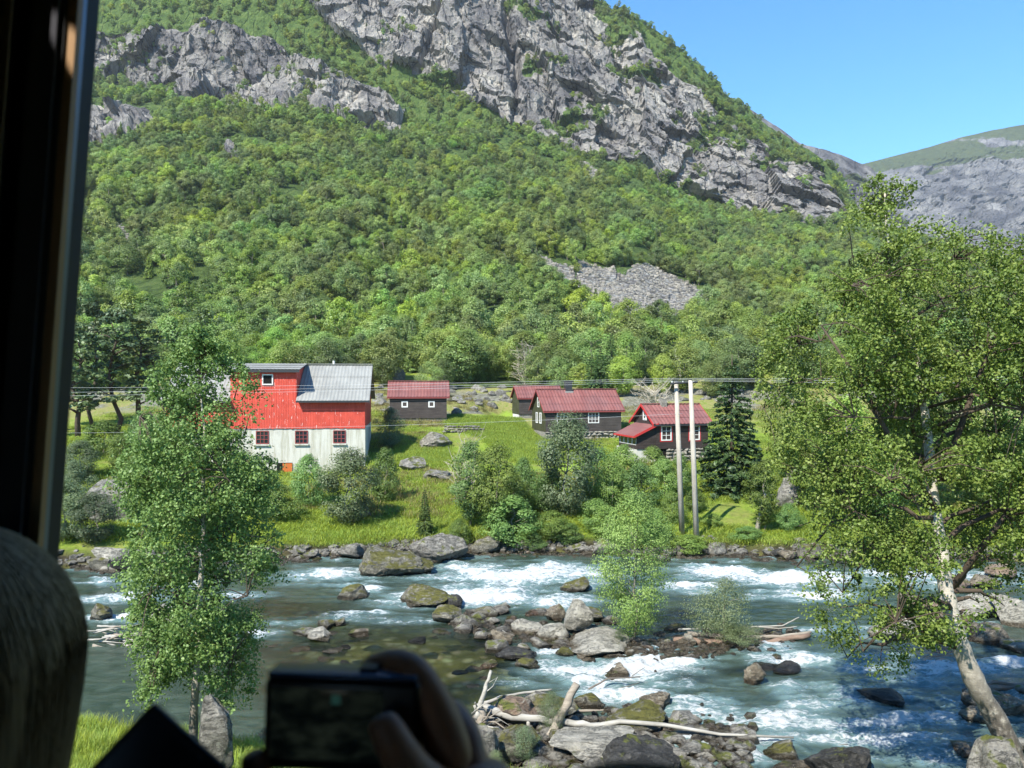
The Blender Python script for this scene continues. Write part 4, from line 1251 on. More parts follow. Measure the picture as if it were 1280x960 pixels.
# left of the barn
for i, (px, py, w, h) in enumerate(((98, 545, 84, 150), (142, 548, 90, 165), (178, 540, 70, 150), (66, 540, 80, 160), (118, 535, 70, 160))):
    plant('pine', 'pine_tree', 'tall dark pine in the stand left of the red barn', px, py, w, h, 'tree', 'pines left of the barn', Yfix=72 + 2 * i)
for px, py, w, h in ((180, 580, 60, 70), (205, 600, 70, 74), (150, 590, 44, 50), (170, 610, 44, 40), (130, 570, 60, 46)):
    plant('bush', 'bush', 'green bush below the pines left of the barn', px, py, w, h, 'shrub', 'bushes below the pines')
for px, py, w, h in ((92, 640, 60, 66), (118, 712, 70, 66), (80, 700, 70, 80), (100, 600, 70, 50)):
    plant('willow', 'willow_shrub', 'grey-green shrub on the far bank beside the window post', px, py, w, h, 'shrub', 'shrubs beside the window post')
for px, py, w, h in ((300, 640, 90, 80), (345, 650, 60, 50), (220, 650, 90, 70), (262, 662, 80, 50)):
    plant('bush', 'bush', 'bush on the far bank seen through the slender birch', px, py, w, h, 'shrub', 'bushes behind the slender birch')
# the edge of the wood
rngE = np.random.default_rng(33)
for k in range(130):
    px = rngE.uniform(60, 1240); Y = rngE.uniform(100, 121) if not 560 < px < 660 else rngE.uniform(113, 122)
    x = (px - 640) / F * Y
    g = P(px, 0, Y); g.z = gz(x, Y) if Y < 113 else (gz(x, 112) + .5)
    if 205 < px < 470 and Y < 104: continue
    hh = rngE.uniform(40, 72); kind = 'edge' if rngE.uniform() > .07 else 'spruce'
    plant(kind, 'forest_edge_tree' if kind == 'edge' else 'spruce_tree', (('tall ' if hh > 58 else 'low ' if hh < 48 else 'middling ') + 'leafy ' + ('front-row ' if Y < 110 else '') + 'tree at the foot of the wood ' + near_what(px, FOOT)) if kind == 'edge' else 'dark pointed spruce at the foot of the wood ' + near_what(px, FOOT), px, 0, hh * rngE.uniform(.75, 1.05) * (.6 if kind == 'spruce' else 1), hh, 'tree',
          'trees along the foot of the wood' if kind == 'edge' else 'spruces along the foot of the wood', at=g)

# bare trees
def bare_tree(label, px, py, w, h, seed, n=26, mat=None, thin=.035, Yfix=None, group=None):
    rng = np.random.default_rng(seed)
    p = hit(px, py) if Yfix is None else Vector(((px - 640) / F * Yfix, Yfix, gz((px - 640) / F * Yfix, min(Yfix, 120))))
    H, Wd = h * p.y / F, w * p.y / F
    root = empty('bare_tree', p); tag(root, label, 'tree', group)
    mb = MB(); mb.tube([(0, 0, -.3), (.03 * Wd, 0, H * .5), (-.04 * Wd, 0, H)], [thin * 2, thin * 1.3, thin * .3], 6)
    mb.build('trunk', [mat or bark_pale], root, True)
    br_ = MB()
    for k in range(n):
        z0 = H * rng.uniform(.02, .7); th = rng.uniform(0, 6.28); L = Wd / 2 * rng.uniform(.5, 1.1)
        a = Vector((0, 0, z0)); e = a + Vector((math.cos(th) * L, math.sin(th) * L, H * rng.uniform(.2, .5)))
        m = (a + e) / 2 + Vector(rng.normal(size=3) * .06 * H) - Vector((0, 0, .05 * H))
        br_.tube([a, m, e], [thin, thin * .7, thin * .3], 4)
        for q in range(4):
            s = m.lerp(e, rng.uniform(0, 1)); d = Vector(rng.normal(size=3)) * .12 * H; d.z = abs(d.z)
            br_.tube([s, s + d], [thin * .5, thin * .25], 3)
    br_.build('branches', [mat or bark_pale], root)
    return root
bare_tree('bare greyish shrub with leafless twigs on the bank', 582, 636, 44, 88, 1)
bare_tree('leafless grey birch at the wood edge above the roof of the hidden cabin', 656, 484, 34, 50, 2, 34, thin=.05, Yfix=112)
bare_tree('spreading leafless pale tree behind the porch cabin', 818, 505, 66, 44, 3, 44, thin=.05, Yfix=88)
bare_tree('dead white birch rising above the tops of the wooden poles', 850, 490, 22, 44, 4, 16, plain('white_dead_wood', (.62, .58, .5), .9, .2), .03, Yfix=105)
def dead_trunk():
    p = hit(945, 664); root = empty('dead_tree', p); tag(root, 'short leaning dead trunk on the grass right of the poles', 'tree')
    mb = MB(); mb.tube([(0, 0, -.3), (.25, 0, 1.0), (.6, .1, 2.3)], [.17, .13, .08], 8); mb.build('trunk', [bark_pale], root, True)
    mb = MB(); mb.tube([(.1, 0, .2), (.9, -.1, 1.2)], [.08, .03], 6); mb.build('limb', [bark_pale], root, True)
dead_trunk()

# ------------------------------------------------------------------ grass
grass_m = leaf_mat('grass_blades', (0.13, 0.20, 0.02), (0.24, 0.33, 0.036), (0.36, 0.41, 0.08), .4, .5, .2)
grass_dry = leaf_mat('dry_grass_blades', (0.12, 0.11, 0.03), (0.22, 0.19, 0.06), (0.36, 0.31, 0.12), .3, .5, .2)
def tuft(seed, n=26, h=.5, w=.05, spread=.3, lean=.35):
    rng = np.random.default_rng(seed)
    V = []
    for k in range(n):
        b = np.array([*rng.normal(size=2) * spread, 0]); th = rng.uniform(0, 6.28); d = np.array([math.cos(th), math.sin(th), 0]); s = np.array([-d[1], d[0], 0]) * w / 2
        hh = h * rng.uniform(.5, 1.1); m = b + d * lean * hh * .35 + np.array([0, 0, hh * .6]); t = b + d * lean * hh + np.array([0, 0, hh])
        V += [b - s, b + s, m + s * .8, m - s * .8, m - s * .8, m + s * .8, t + s * .15, t - s * .15]
    V = np.array(V); f = np.arange(len(V)).reshape(-1, 4)
    return MB(), V, f, np.repeat(rng.uniform(.25, .75, n), 2)
rg = np.random.default_rng(50)
def grass_pts(n, x0, x1, y0, y1, ok):
    x = rg.uniform(x0, x1, n); y = rg.uniform(y0, y1, n); z = hG(x, y)
    px = 640 + F * x / y; py = 480 + F * (CZ - z) / y
    k = ok(x, y, z, px, py)
    return np.stack([x, y, z - .03], 1)[k]
pg = grass_pts(60000, -46, 46, 44.5, 92, lambda x, y, z, px, py: (px > 40) & (px < 1300) & (z > .55) & (rg.uniform(0, 1, len(x)) < np.clip(46 / y, 0, 1) ** 1.5) & ~((px > 555) & (px < 735) & (py < 592) & (py > 515)) & (fbm(x * .2, y * .2, 0, 3, 22) < .34))
sg = rg.uniform(.6, 1.35, (len(pg), 1)) * np.array([1.25, 1.25, 1.0])
scatter('bank_grass', [tuft(1, 44, .15, .022, .36, 1.2), tuft(2, 44, .18, .022, .36, 1.2), tuft(3, 36, .26, .018, .32, .9), tuft(4, 50, .12, .022, .4, 1.4)], [grass_m, grass_m], pg, rg.integers(0, 4, len(pg)), rg.uniform(0, 6.28, len(pg)), sg, 'long green grass on the far bank and meadow')
pm = grass_pts(60000, -14, 14, 66, 90, lambda x, y, z, px, py: pin(px, py, [(556, 520), (640, 514), (672, 545), (740, 552), (722, 592), (640, 577), (600, 547), (556, 532)]) | pin(px, py, [(496, 554), (562, 550), (562, 582), (498, 587)]))
scatter('meadow_grass', [tuft(11, 30, .09, .03, .3, 1.0), tuft(12, 30, .13, .025, .3, .8), tuft(13, 12, .3, .02, .2, .5)], [grass_m, grass_m], pm, rg.choice(3, len(pm), p=[.55, .4, .05]), rg.uniform(0, 6.28, len(pm)), rg.uniform(.7, 1.3, (len(pm), 1)) * np.ones(3), 'short bright grass of the mown meadow')
pd = grass_pts(14000, -40, 46, 50, 108, lambda x, y, z, px, py: (px > 40) & (px < 1300) & (fbm(x * .13, y * .13, 2, 3, 24) > .12) & ~((px > 555) & (px < 735) & (py < 592) & (py > 515)))
scatter('dry_grass', [tuft(5, 30, .34, .03, .3, .6), tuft(6, 30, .25, .03, .3, .6)], [grass_dry, grass_dry], pd, rg.integers(0, 2, len(pd)), rg.uniform(0, 6.28, len(pd)), rg.uniform(.7, 1.4, (len(pd), 1)) * np.ones(3), 'yellowish dry grass in patches on the slope')
pn = grass_pts(9000, -16, 16, 9, 23.4, lambda x, y, z, px, py: (z > .3) & (py < 1100))
scatter('near_grass', [tuft(7, 44, .18, .010, .13, .7), tuft(8, 40, .26, .010, .12, .6), tuft(9, 54, .11, .010, .15, .9)], [grass_m, grass_m], pn, rg.integers(0, 3, len(pn)), rg.uniform(0, 6.28, len(pn)), rg.uniform(.7, 1.4, (len(pn), 1)) * np.ones(3), 'short grass on the near bank under the window')
# ------------------------------------------------------------------ boulders
st_grey = stone_mat('river_stone', (0.22, 0.205, 0.18), (0.36, 0.34, 0.30), (0.085, 0.08, 0.07), .35)
st_moss = stone_mat('mossy_stone', (0.17, 0.16, 0.13), (0.29, 0.27, 0.22), (0.07, 0.065, 0.05), .8, mosscol=(0.095, 0.09, 0.018))
st_pale = stone_mat('pale_stone', (0.36, 0.34, 0.29), (0.50, 0.47, 0.41), (0.17, 0.16, 0.14), .1)
st_brown = stone_mat('brown_stone', (0.20, 0.165, 0.12), (0.30, 0.26, 0.20), (0.08, 0.065, 0.05), .3)
st_red = stone_mat('rust_stained_stone', (0.30, 0.21, 0.15), (0.38, 0.33, 0.28), (0.13, 0.09, 0.07), .5)
st_black = stone_mat('dark_wet_stone', (0.045, 0.043, 0.04), (0.09, 0.085, 0.08), (0.018, 0.017, 0.016), .15, lichen=.15)
st_outcrop = stone_mat('outcrop_stone', (0.24, 0.225, 0.20), (0.37, 0.35, 0.31), (0.10, 0.095, 0.085), .5, False)
SMATS = dict(g=st_grey, m=st_moss, p=st_pale, b=st_brown, r=st_red, k=st_black, o=st_outcrop)
ROCK_ME = {}
def rock_me(v, mk, sub=4):
    if (v, mk, sub) not in ROCK_ME:
        vv, ff = rock_arrays(500 + v, sub, [16, 11, 20, 14, 17, 12, 18, 15][v % 8], [.16, .24, .12, .2][v % 4], 1.0)
        ROCK_ME[v, mk, sub] = np_mesh('boulder', vv, [ff], [SMATS[mk]], smooth=False)
        # soften only gentle edges
        me = ROCK_ME[v, mk, sub]; me.polygons.foreach_set('use_smooth', [True] * len(me.polygons))
        bm = bmesh.new(); bm.from_mesh(me)
        for e in bm.edges:
            if len(e.link_faces) == 2 and e.calc_face_angle(0) > R(24): e.smooth = False
        bm.to_mesh(me); bm.free()
    return ROCK_ME[v, mk, sub]
rr_ = random.Random(77)
RIVER_ROCKS = []
def boulder(px, py, w, h, mk='g', v=None, label=None, group=None, z=0.0, land=False, depth=.85, sink=.32, name='boulder', rz=None, sub=4, tilt=(0, 0)):
    """a rock whose foot is seen at px,py and which shows w x h pixels"""
    p = hit(px, py) if land else W(px, py, z)
    if land: p.z -= .05
    wx = w * p.y / F / 2; hz = h * p.y / F
    dy = wx * depth
    th = math.atan2(CZ - p.z, p.y)
    up = max((hz - 1.25 * dy * math.sin(th)) / math.cos(th), hz * .42)      # what is seen is height plus some of the top
    hh = up / (2 * (1 - sink)) * 1.0
    o = link(name, rock_me(v if v is not None else rr_.randrange(14), mk, sub))
    o.location = (p.x, p.y + dy * .75, p.z + hh * (1 - 2 * sink))
    o.rotation_euler = (R(tilt[0]), R(tilt[1]), rz if rz is not None else rr_.uniform(-.5, .5) + (math.pi if rr_.random() < .5 else 0))
    o.scale = (wx * 1.06, dy * 1.06, hh * 1.05)
    if not land: RIVER_ROCKS.append((p.x, p.y + dy * .7, wx, dy))
    return tag(o, label, 'rock', group)

B = boulder
# standing out one by one
B(268, 985, 46, 108, 'g', 4, 'tall upright grey stone on the near bank beside the slender birch', z=1.2, sink=.12, depth=.6, rz=.1)
B(136, 712, 54, 37, 'p', 3, 'pale boulder on the far bank beside the window post', z=.1)
B(486, 724, 96, 44, 'm', 1, 'big dark rounded boulder at the far edge of the rapids', sub=5)
B(540, 700, 78, 36, 'g', 6, 'cracked angular grey boulder on the bank behind the rapids', land=False, z=.25, sub=5)
B(437, 750, 38, 22, 'm', 5, 'small mossy boulder in the current left of the big rapids')
B(530, 758, 72, 32, 'm', 7, 'broad mossy boulder in the middle of the white rapids', sub=5)
B(564, 760, 32, 20, 'k', 2, 'small dark stone touching the broad mossy boulder')
B(560, 780, 42, 24, 'm', 4, 'yellow-mossed angular boulder left of the stone row')
B(400, 803, 40, 20, 'p', 0, 'pale stone of the small group in the shallows with moss on one side')
B(378, 797, 34, 15, 'g', 3, 'flat grey stone left in the small group in the shallows')
B(424, 783, 17, 12, 'm', 1, 'small round stone with bright yellow moss in the shallows')
B(405, 786, 28, 14, 'm', 2, 'dark mossy stone behind the small group in the shallows')
B(447, 797, 26, 13, 'b', 8, 'brown stone at the right end of the small group in the shallows')
B(523, 804, 26, 9, 'k', 9, 'low dark stone alone in the clear shallows')
B(722, 796, 42, 46, 'p', 10, 'pale pointed boulder standing up on the islet', sink=.15, depth=.7)
B(695, 778, 28, 24, 'b', 11, 'rounded brown boulder behind the pale pointed one')
B(690, 802, 42, 26, 'p', 5, 'pale block left of the pointed boulder on the islet')
B(758, 818, 112, 34, 'p', 6, 'long flat pale boulder under the islet shrub', sub=5)
B(657, 794, 38, 24, 'p', 7, 'pale stone at the left end of the islet')
B(628, 806, 32, 22, 'b', 3, 'brown stone with twigs caught on it left of the islet')
B(643, 828, 54, 20, 'k', 12, 'dark wet ledge at the head of the lower chute')
B(720, 740, 38, 20, 'm', 1, 'yellow mossy boulder in the current behind the islet shrub')
B(742, 778, 34, 20, 'm', 4, 'mossy stone between pointed boulder and shrub')
B(772, 847, 34, 19, 'b', 9, 'small boulder with a branch on it in the lower chute')
B(944, 858, 32, 30, 'b', 0, 'brown block with water running over it in the right channel')
B(822, 890, 44, 28, 'b', 13, 'smooth orange-brown boulder at the edge of the lower rapids', sub=5)
B(735, 888, 36, 24, 'm', 2, 'mossy stone right of the broken trunk')
B(645, 903, 62, 38, 'r', 5, 'rust-stained boulder beneath the upright dead stick', z=.2)
B(690, 897, 64, 34, 'm', 7, 'flat mossy boulder behind the broken trunk', z=.15)
B(795, 915, 86, 40, 'm', 1, 'wide yellow-mossed boulder behind the white log', z=.1, sub=5)
B(745, 948, 120, 40, 'p', 3, 'pale crumbly boulder under the white log', z=.2, sub=5)
B(640, 950, 70, 44, 'm', 6, 'mossy boulder below the root end of the white log', z=.3)
B(600, 962, 46, 56, 'g', 8, 'grey boulder under the tangle of dead roots', z=.4)
B(812, 985, 112, 62, 'k', 4, 'black rounded boulder at the bottom edge between log and river', z=.3, sub=5)
B(1066, 985, 96, 56, 'k', 13, 'black low boulder in the near rapids', z=.1, sub=5)
B(984, 950, 46, 26, 'm', 9, 'brownish stone at the tip of the white log')
B(880, 924, 42, 18, 'p', 10, 'flat pale slab under the fork of the white log')
B(910, 930, 36, 16, 'g', 12, 'flat grey slab at the right of the fork of the white log')
B(1000, 975, 60, 26, 'b', 3, 'brown stone between the two black boulders')
B(1262, 990, 76, 70, 'g', 5, 'grey boulder at the foot of the leaning birch', z=.9)
B(1262, 900, 74, 40, 'b', 2, 'brown boulder under the driftwood at the right edge')
B(1120, 800, 60, 26, 'p', 6, 'pale boulder behind the hanging leaves of the leaning birch')
B(1225, 775, 64, 40, 'p', 7, 'tall beige boulder right of the leaning trunk', sub=5)
B(1276, 780, 50, 44, 'p', 3, 'beige outcrop at the right edge of the photo beyond the trunk', z=.1)
B(1185, 800, 54, 30, 'r', 11, 'reddish boulder right behind the leaning trunk')
B(960, 838, 30, 12, 'k', 3, 'dark low stone beside the brown block')
B(985, 842, 40, 16, 'k', 1, 'dark wet stone between foam streaks in the right channel')
B(1110, 880, 56, 22, 'k', 2, 'dark stone breaking the near rapids under the birch')
B(117, 778, 36, 26, 'm', 0, 'mossy boulder left of the pile of driftwood')
B(192, 808, 62, 52, 'p', 10, 'pale boulder behind the driftwood left of the birch trunk')
# the stony edges
G1 = 'stones along the far water edge'
for k in range(64):
    px = rr_.uniform(96, 1280)
    x = (px - 640) / F * 44; yE = float(far_edge(x)) + rr_.uniform(-.35, 1.5)
    py = 480 + (CZ - .1) * F / yE
    if 440 < px < 580 and rr_.random() < .6: continue
    w = rr_.choice([12, 14, 18, 22, 28, 36]) * rr_.uniform(.8, 1.25)
    B(px, py, w, w * rr_.uniform(.42, .7), rr_.choice('gggmbok'), None, ('small ' if w < 22 else 'large ') + 'rough stone at the far water edge ' + near_what(px, EDGE), G1, z=.12, sub=3)
G2 = 'stones of the islet'
for px, py in ((590, 770), (606, 772), (622, 770), (640, 776), (585, 779), (612, 782), (665, 770), (676, 812), (700, 812), (655, 815), (705, 822), (730, 826), (790, 822), (810, 815), (835, 812), (860, 806), (882, 806), (905, 800), (940, 798), (965, 796), (990, 792), (620, 818), (602, 800), (610, 836), (660, 836), (680, 770), (762, 782), (845, 790), (630, 762)):
    w = rr_.uniform(14, 34); B(px, py, w, w * rr_.uniform(.4, .6), rr_.choice('ggpmgr'), None, 'rough stone of the islet ' + near_what(px, [(640, 'at its left tip'), (705, 'left of the pointed boulder'), (770, 'round the long flat boulder'), (850, 'under the leafy shrub'), (2000, 'along the reddish debris')]), G2, sub=3)
G3 = 'stones of the near log jam'
for px, py in ((620, 905), (655, 925), (675, 945), (700, 930), (720, 905), (760, 930), (790, 952), (850, 930), (845, 950), (700, 960), (660, 970), (615, 930), (870, 945), (930, 948), (720, 975), (765, 978), (590, 935), (630, 985), (690, 990), (870, 965)):
    w = rr_.uniform(18, 42); B(px, py, w, w * rr_.uniform(.4, .6), rr_.choice('gmpgg'), None, 'rough stone in the log jam ' + near_what(px, [(650, 'under the root end'), (720, 'round the broken trunk'), (800, 'behind the black boulder'), (2000, 'under the thin end of the log')]), G3, z=.1, sub=3)
G4 = 'wet stones in the shallows'
for k in range(26):
    px = rr_.uniform(340, 620); py = rr_.uniform(792, 880); w = rr_.uniform(10, 30)
    B(px, py, w, w * .22, rr_.choice('kkbg'), None, 'low wet stone barely above the clear shallows', G4, z=-.02, sub=3)
G5 = 'boulders right of the leaning birch'
for px, py in ((1150, 760), (1205, 740), (1235, 735), (1265, 725), (1170, 775), (1140, 790), (1215, 790), (1245, 805), (1275, 815), (1255, 760), (1290, 870), (1225, 905), (1285, 940), (1230, 950)):
    w = rr_.uniform(24, 56); B(px, py, w, w * rr_.uniform(.4, .7), rr_.choice('ppgrb'), None, 'beige stone of the spit seen behind the leaning trunk', G5, z=.05, sub=3)
# loose stones too many to count: water edges, islet and log jam
rgv = np.random.default_rng(61)
gp = []
for k in range(2600):
    x = rgv.uniform(-26, 30); y = float(far_edge(x)) + rgv.normal() * .55 + .35; gp.append((x, y, max(gz(x, y), -.05)))
for k in range(650):
    t = rgv.uniform(0, 1); px = 560 + 440 * t; py = np.interp(t, [0, .2, .45, .7, 1], [776, 790, 812, 812, 795]) + rgv.normal() * 7
    q = W(px, py, 0); gp.append((q.x, q.y, .02))
for k in range(700):
    q = W(rgv.uniform(585, 940), 930 + rgv.normal() * 22, .1); gp.append((q.x, q.y, .04 + .1 * rgv.uniform()))
gp = np.array(gp)
scatter_rocks('loose_stones', [911, 912, 913, 914], st_grey, gp, rgv.gamma(2.0, .055, (len(gp), 1)) * np.array([1.2, 1, .7]) + .03, 'loose stones and gravel along the water, the islet and the log jam', 1)
# on the slope
for px, py, w, h, lb in ((130, 655, 76, 66, 'large lit outcrop on the slope beside the window post'), (537, 562, 56, 24, 'grey outcrop below the small cabin'), (474, 470, 20, 20, 'grey boulder just right of the barn roof ridge'), (494, 476, 22, 18, 'pale boulder behind the small cabin'), (515, 588, 36, 18, 'grey ledge on the slope below the barn corner'),
                         (990, 636, 40, 40, 'pale boulder among trees right of the spruce'), (570, 519, 14, 9, 'white stone at the right end of the small cabin'), (440, 650, 40, 26, 'grey outcrop behind the round pale shrub'), (655, 664, 22, 12, 'pale stone in the grass of the far bank'), (548, 600, 40, 16, 'low ledge in the grass below the small cabin'), (1002, 604, 30, 30, 'grey boulder behind the leaves of the leaning birch')):
    B(px, py, w, h, 'o', None, lb, land=True, sub=4)
G6 = 'boulders on the rough ground behind the cabins'
for k in range(110):
    px = rr_.choice([rr_.uniform(470, 650), rr_.uniform(470, 650), rr_.uniform(760, 1000)]); py = rr_.uniform(482, 516) if px < 650 else rr_.uniform(484, 505)
    w = rr_.uniform(6, 17); B(px, py, w, w * rr_.uniform(.4, .65), 'o', None, ('small ' if w < 11 else '') + 'grey boulder on the rough ground ' + near_what(px, FOOT), G6, land=True, sub=2)
# dry stone wall at the edge of the mown meadow: every stone its own part
wall_root = empty('stone_wall', hit(578, 541)); tag(wall_root, 'low dry stone wall at the left edge of the mown meadow', 'wall')
for k in range(46):
    o = link('stone', rock_me(rr_.randrange(14), 'o', 2), wall_root)
    t = k % 16; lay = k // 16
    o.location = (-1.9 + t * .26 + rr_.uniform(-.05, .05) + .1 * lay, rr_.uniform(-.08, .08) + .012 * t, .12 + .25 * lay)
    o.scale = (rr_.uniform(.14, .24), .2, rr_.uniform(.11, .16)); o.rotation_euler = (0, 0, rr_.uniform(-.4, .4))

# ------------------------------------------------------------------ the river
FOAM = [(650, 722, 110, 13, 1.0), (600, 745, 90, 11, 1.0), (690, 752, 60, 9, .75), (700, 708, 60, 6, .8), (590, 706, 40, 5, .8), (500, 752, 40, 8, .6), (400, 722, 55, 9, .85), (455, 735, 30, 6, .8), (425, 772, 60, 9, .65), (350, 780, 50, 8, .5),
        (505, 775, 38, 6, .8), (545, 792, 60, 3, .45), (470, 770, 30, 5, .5), (125, 727, 40, 4, .9), (165, 750, 70, 5, .8), (220, 730, 60, 7, .6), (300, 745, 50, 7, .55), (310, 792, 36, 6, .85), (150, 775, 40, 5, .9), (905, 716, 60, 10, .9), (870, 735, 60, 8, .7), (1000, 725, 70, 11, .95), (1010, 745, 60, 8, .8), (940, 745, 40, 6, .5),
        (1150, 720, 90, 12, .7), (1250, 722, 60, 8, .6), (705, 838, 60, 13, 1.0), (760, 838, 80, 15, 1.0), (820, 830, 80, 12, .95), (690, 815, 20, 8, .9), (640, 856, 40, 6, .7), (620, 812, 30, 5, .5), (780, 868, 60, 10, .9), (870, 855, 60, 8, .6), (740, 855, 40, 9, .9), (890, 895, 70, 12, .75), (960, 900, 90, 10, .7), (1060, 905, 110, 10, .75), (1010, 880, 70, 8, .6), (860, 920, 60, 10, .8),
        (1120, 925, 90, 9, .7), (920, 945, 60, 12, .8), (1180, 945, 60, 10, .6), (1000, 825, 50, 9, .9), (955, 812, 40, 6, .8), (1060, 835, 60, 7, .5), (1200, 835, 70, 9, .8), (1270, 830, 50, 8, .8), (1130, 850, 60, 7, .6), (1255, 870, 50, 10, .6), (1080, 870, 90, 10, .6), (1150, 900, 100, 9, .7), (1000, 860, 60, 8, .55), (950, 925, 80, 9, .7), (1100, 950, 80, 8, .6), (1200, 880, 60, 8, .6), (880, 875, 60, 8, .6), (1040, 925, 70, 8, .7), (600, 700, 500, 3, .28), (640, 845, 30, 5, .6), (1040, 790, 60, 6, .6), (1090, 820, 50, 6, .6)]
SHAL = [(480, 830, 150, 50, 1.0), (400, 860, 110, 40, .7), (590, 820, 60, 40, .9), (390, 765, 70, 14, .75), (330, 760, 60, 20, .6), (940, 838, 70, 7, .7), (870, 848, 50, 8, .6), (560, 870, 90, 30, .9), (300, 850, 80, 40, .45), (650, 790, 60, 20, .6), (240, 800, 80, 30, .3), (470, 890, 120, 40, .5)]
wpx = np.concatenate([np.arange(-500, -40, 12.0), np.arange(-40, 1330, 2.1), np.arange(1330, 1900, 12.0)])
wy = 16.8 * (47.5 / 16.8) ** np.linspace(0, 1, 400)
WX = (wpx[None, :] - 640) / F * wy[:, None]; WY = wy[:, None] + 0 * WX
PXw = 640 + F * WX / WY; PYw = 480 + F * CZ / WY
wob1 = 14 * fbm(WX * .5, WY * .9, 0, 3, 91); wob2 = 6 * fbm(WX * .5, WY * .9, 5, 3, 92)
def blobs(lst, sharp=1.0):
    out = np.zeros(WX.shape)
    for cx, cyy, rx, ry, s in lst:
        d2 = ((PXw + wob1 - cx) / rx) ** 2 + ((PYw + wob2 - cyy) / ry) ** 2
        out = np.maximum(out, s * np.exp(-d2 * sharp * .8))
    return out
foam = blobs(FOAM)
shal = np.clip(blobs(SHAL, .8), 0, 1)
for x, y, a, b in RIVER_ROCKS:                      # collars and tails of foam where the current meets a stone
    if a < .12: continue
    d = np.hypot((WX - x) / (a + .18), (WY - y) / (b + .18))
    fast = np.clip(foam * 1.8 + .25, 0, 1)
    tail = np.exp(-((WX - x + a * 1.6) / (a * 1.7)) ** 2 - ((WY - y + .05) / (b * .8)) ** 2)
    foam = np.maximum(foam, np.maximum(np.exp(-((d - 1) / .22) ** 2) * .55, tail * .6) * fast * (1 - .75 * shal))
foam = foam * (1 - .6 * shal)
turb = fbm(WX * .9, WY * 1.7, 0, 5, 93, .6); rid = fbm(WX * .7, WY * 1.5, 3, 4, 94, .55, True)
strk = fbm(WX * .45, WY * 2.2, 9, 4, 96, .6)
fm = np.clip(foam * 1.05 + (turb * .55 + strk * .45) * np.clip(foam * 2.2, 0, .75), 0, 1)
calm = np.clip(shal + np.clip((PXw < 340) * (PYw > 800) * 1.0, 0, 1), 0, 1)
WZ = (.035 * fbm(WX * 1.1, WY * 1.6, 0, 4, 95) + .02 * fbm(WX * 3, WY * 4.5, 2, 3, 98)) * (1 - .6 * calm) + foam * (.30 * rid + .26 * turb + .10 * fbm(WX * 2.6, WY * 4.2, 7, 3, 99)) + .05 * strk * (1 - calm)

def water_mat():
    M = Mat('river_water')
    p = M.pos()
    q = M.mapping(p, (.8, 1.9, 1.0), (0, 0, R(4)))
    n1 = M.noise(q, 1.1, 8, .68, .6); n2 = M.noise(q, 3.4, 7, .7, .8); n3 = M.noise(q, 9, 5, .7)
    f = M.attr('foam'); s = M.attr('shallow')
    lace = M.voro(M.mapping(M.n('VectorMath', {'operation': 'ADD'}, _0=q, _1=M.n('TexNoise', Vector=q, Scale=1.6, Detail=4.0).outputs['Color']).outputs[0], (1, 1, 1)), 2.6, 'DISTANCE_TO_EDGE').outputs['Distance']
    k = M.math('ADD', M.math('MULTIPLY', M.math('SUBTRACT', n2, .5), 1.5), M.math('MULTIPLY', M.math('SUBTRACT', n1, .5), 1.1))
    k = M.math('ADD', k, M.math('MULTIPLY', M.rng(lace, 0, .22), -.28))
    fm_ = M.rng(M.math('ADD', M.math('MULTIPLY', f, 1.25), k), .30, .92)
    # clear water shows the bed; deep water scatters teal
    deep = M.mix(M.rng(n1, .3, .7), (0.020, 0.034, 0.024), (0.055, 0.078, 0.060))
    deep = M.mix(M.rng(f, .05, .5), deep, (0.11, 0.17, 0.165))
    body = M.n('BsdfDiffuse', Color=deep)
    tr = M.n('BsdfTransparent', Color=M.mix(s, (0.45, 0.62, 0.52), (0.90, 0.90, 0.74)))
    m1 = M.n('MixShader', Fac=M.math('MULTIPLY', M.rng(s, .15, .85, .12, .88), 1.0))
    M.nt.links.new(body.outputs[0], m1.inputs[1]); M.nt.links.new(tr.outputs[0], m1.inputs[2])
    hh = M.math('ADD', M.math('ADD', n1, M.math('MULTIPLY', n2, .45)), M.math('MULTIPLY', n3, .12))
    bp = M.bump(hh, M.rng(f, 0, .5, .22, .6), .12)
    gl = M.n('BsdfGlossy', Color=(1, 1, 1), Roughness=.06, Normal=bp)
    fr = M.n('Fresnel', IOR=1.33, Normal=bp)
    m2 = M.n('MixShader', Fac=fr)
    M.nt.links.new(m1.outputs[0], m2.inputs[1]); M.nt.links.new(gl.outputs[0], m2.inputs[2])
    fo = M.n('BsdfDiffuse', Color=M.mix(fm_, (0.22, 0.29, 0.295), (0.58, 0.59, 0.58)), Normal=M.bump(M.math('ADD', n2, n3), .9, .15))
    m3 = M.n('MixShader', Fac=fm_)
    M.nt.links.new(m2.outputs[0], m3.inputs[1]); M.nt.links.new(fo.outputs[0], m3.inputs[2])
    return M.surface(m3)
river = link('river', np_mesh('river', np.stack([WX, WY, WZ], -1).reshape(-1, 3), grid_faces(*WX.shape), [water_mat()], smooth=True,
             attrs={'foam': ('POINT', fm.ravel()), 'shallow': ('POINT', shal.ravel())}))
tag(river, 'clear mountain river with white rapids', kind='structure')

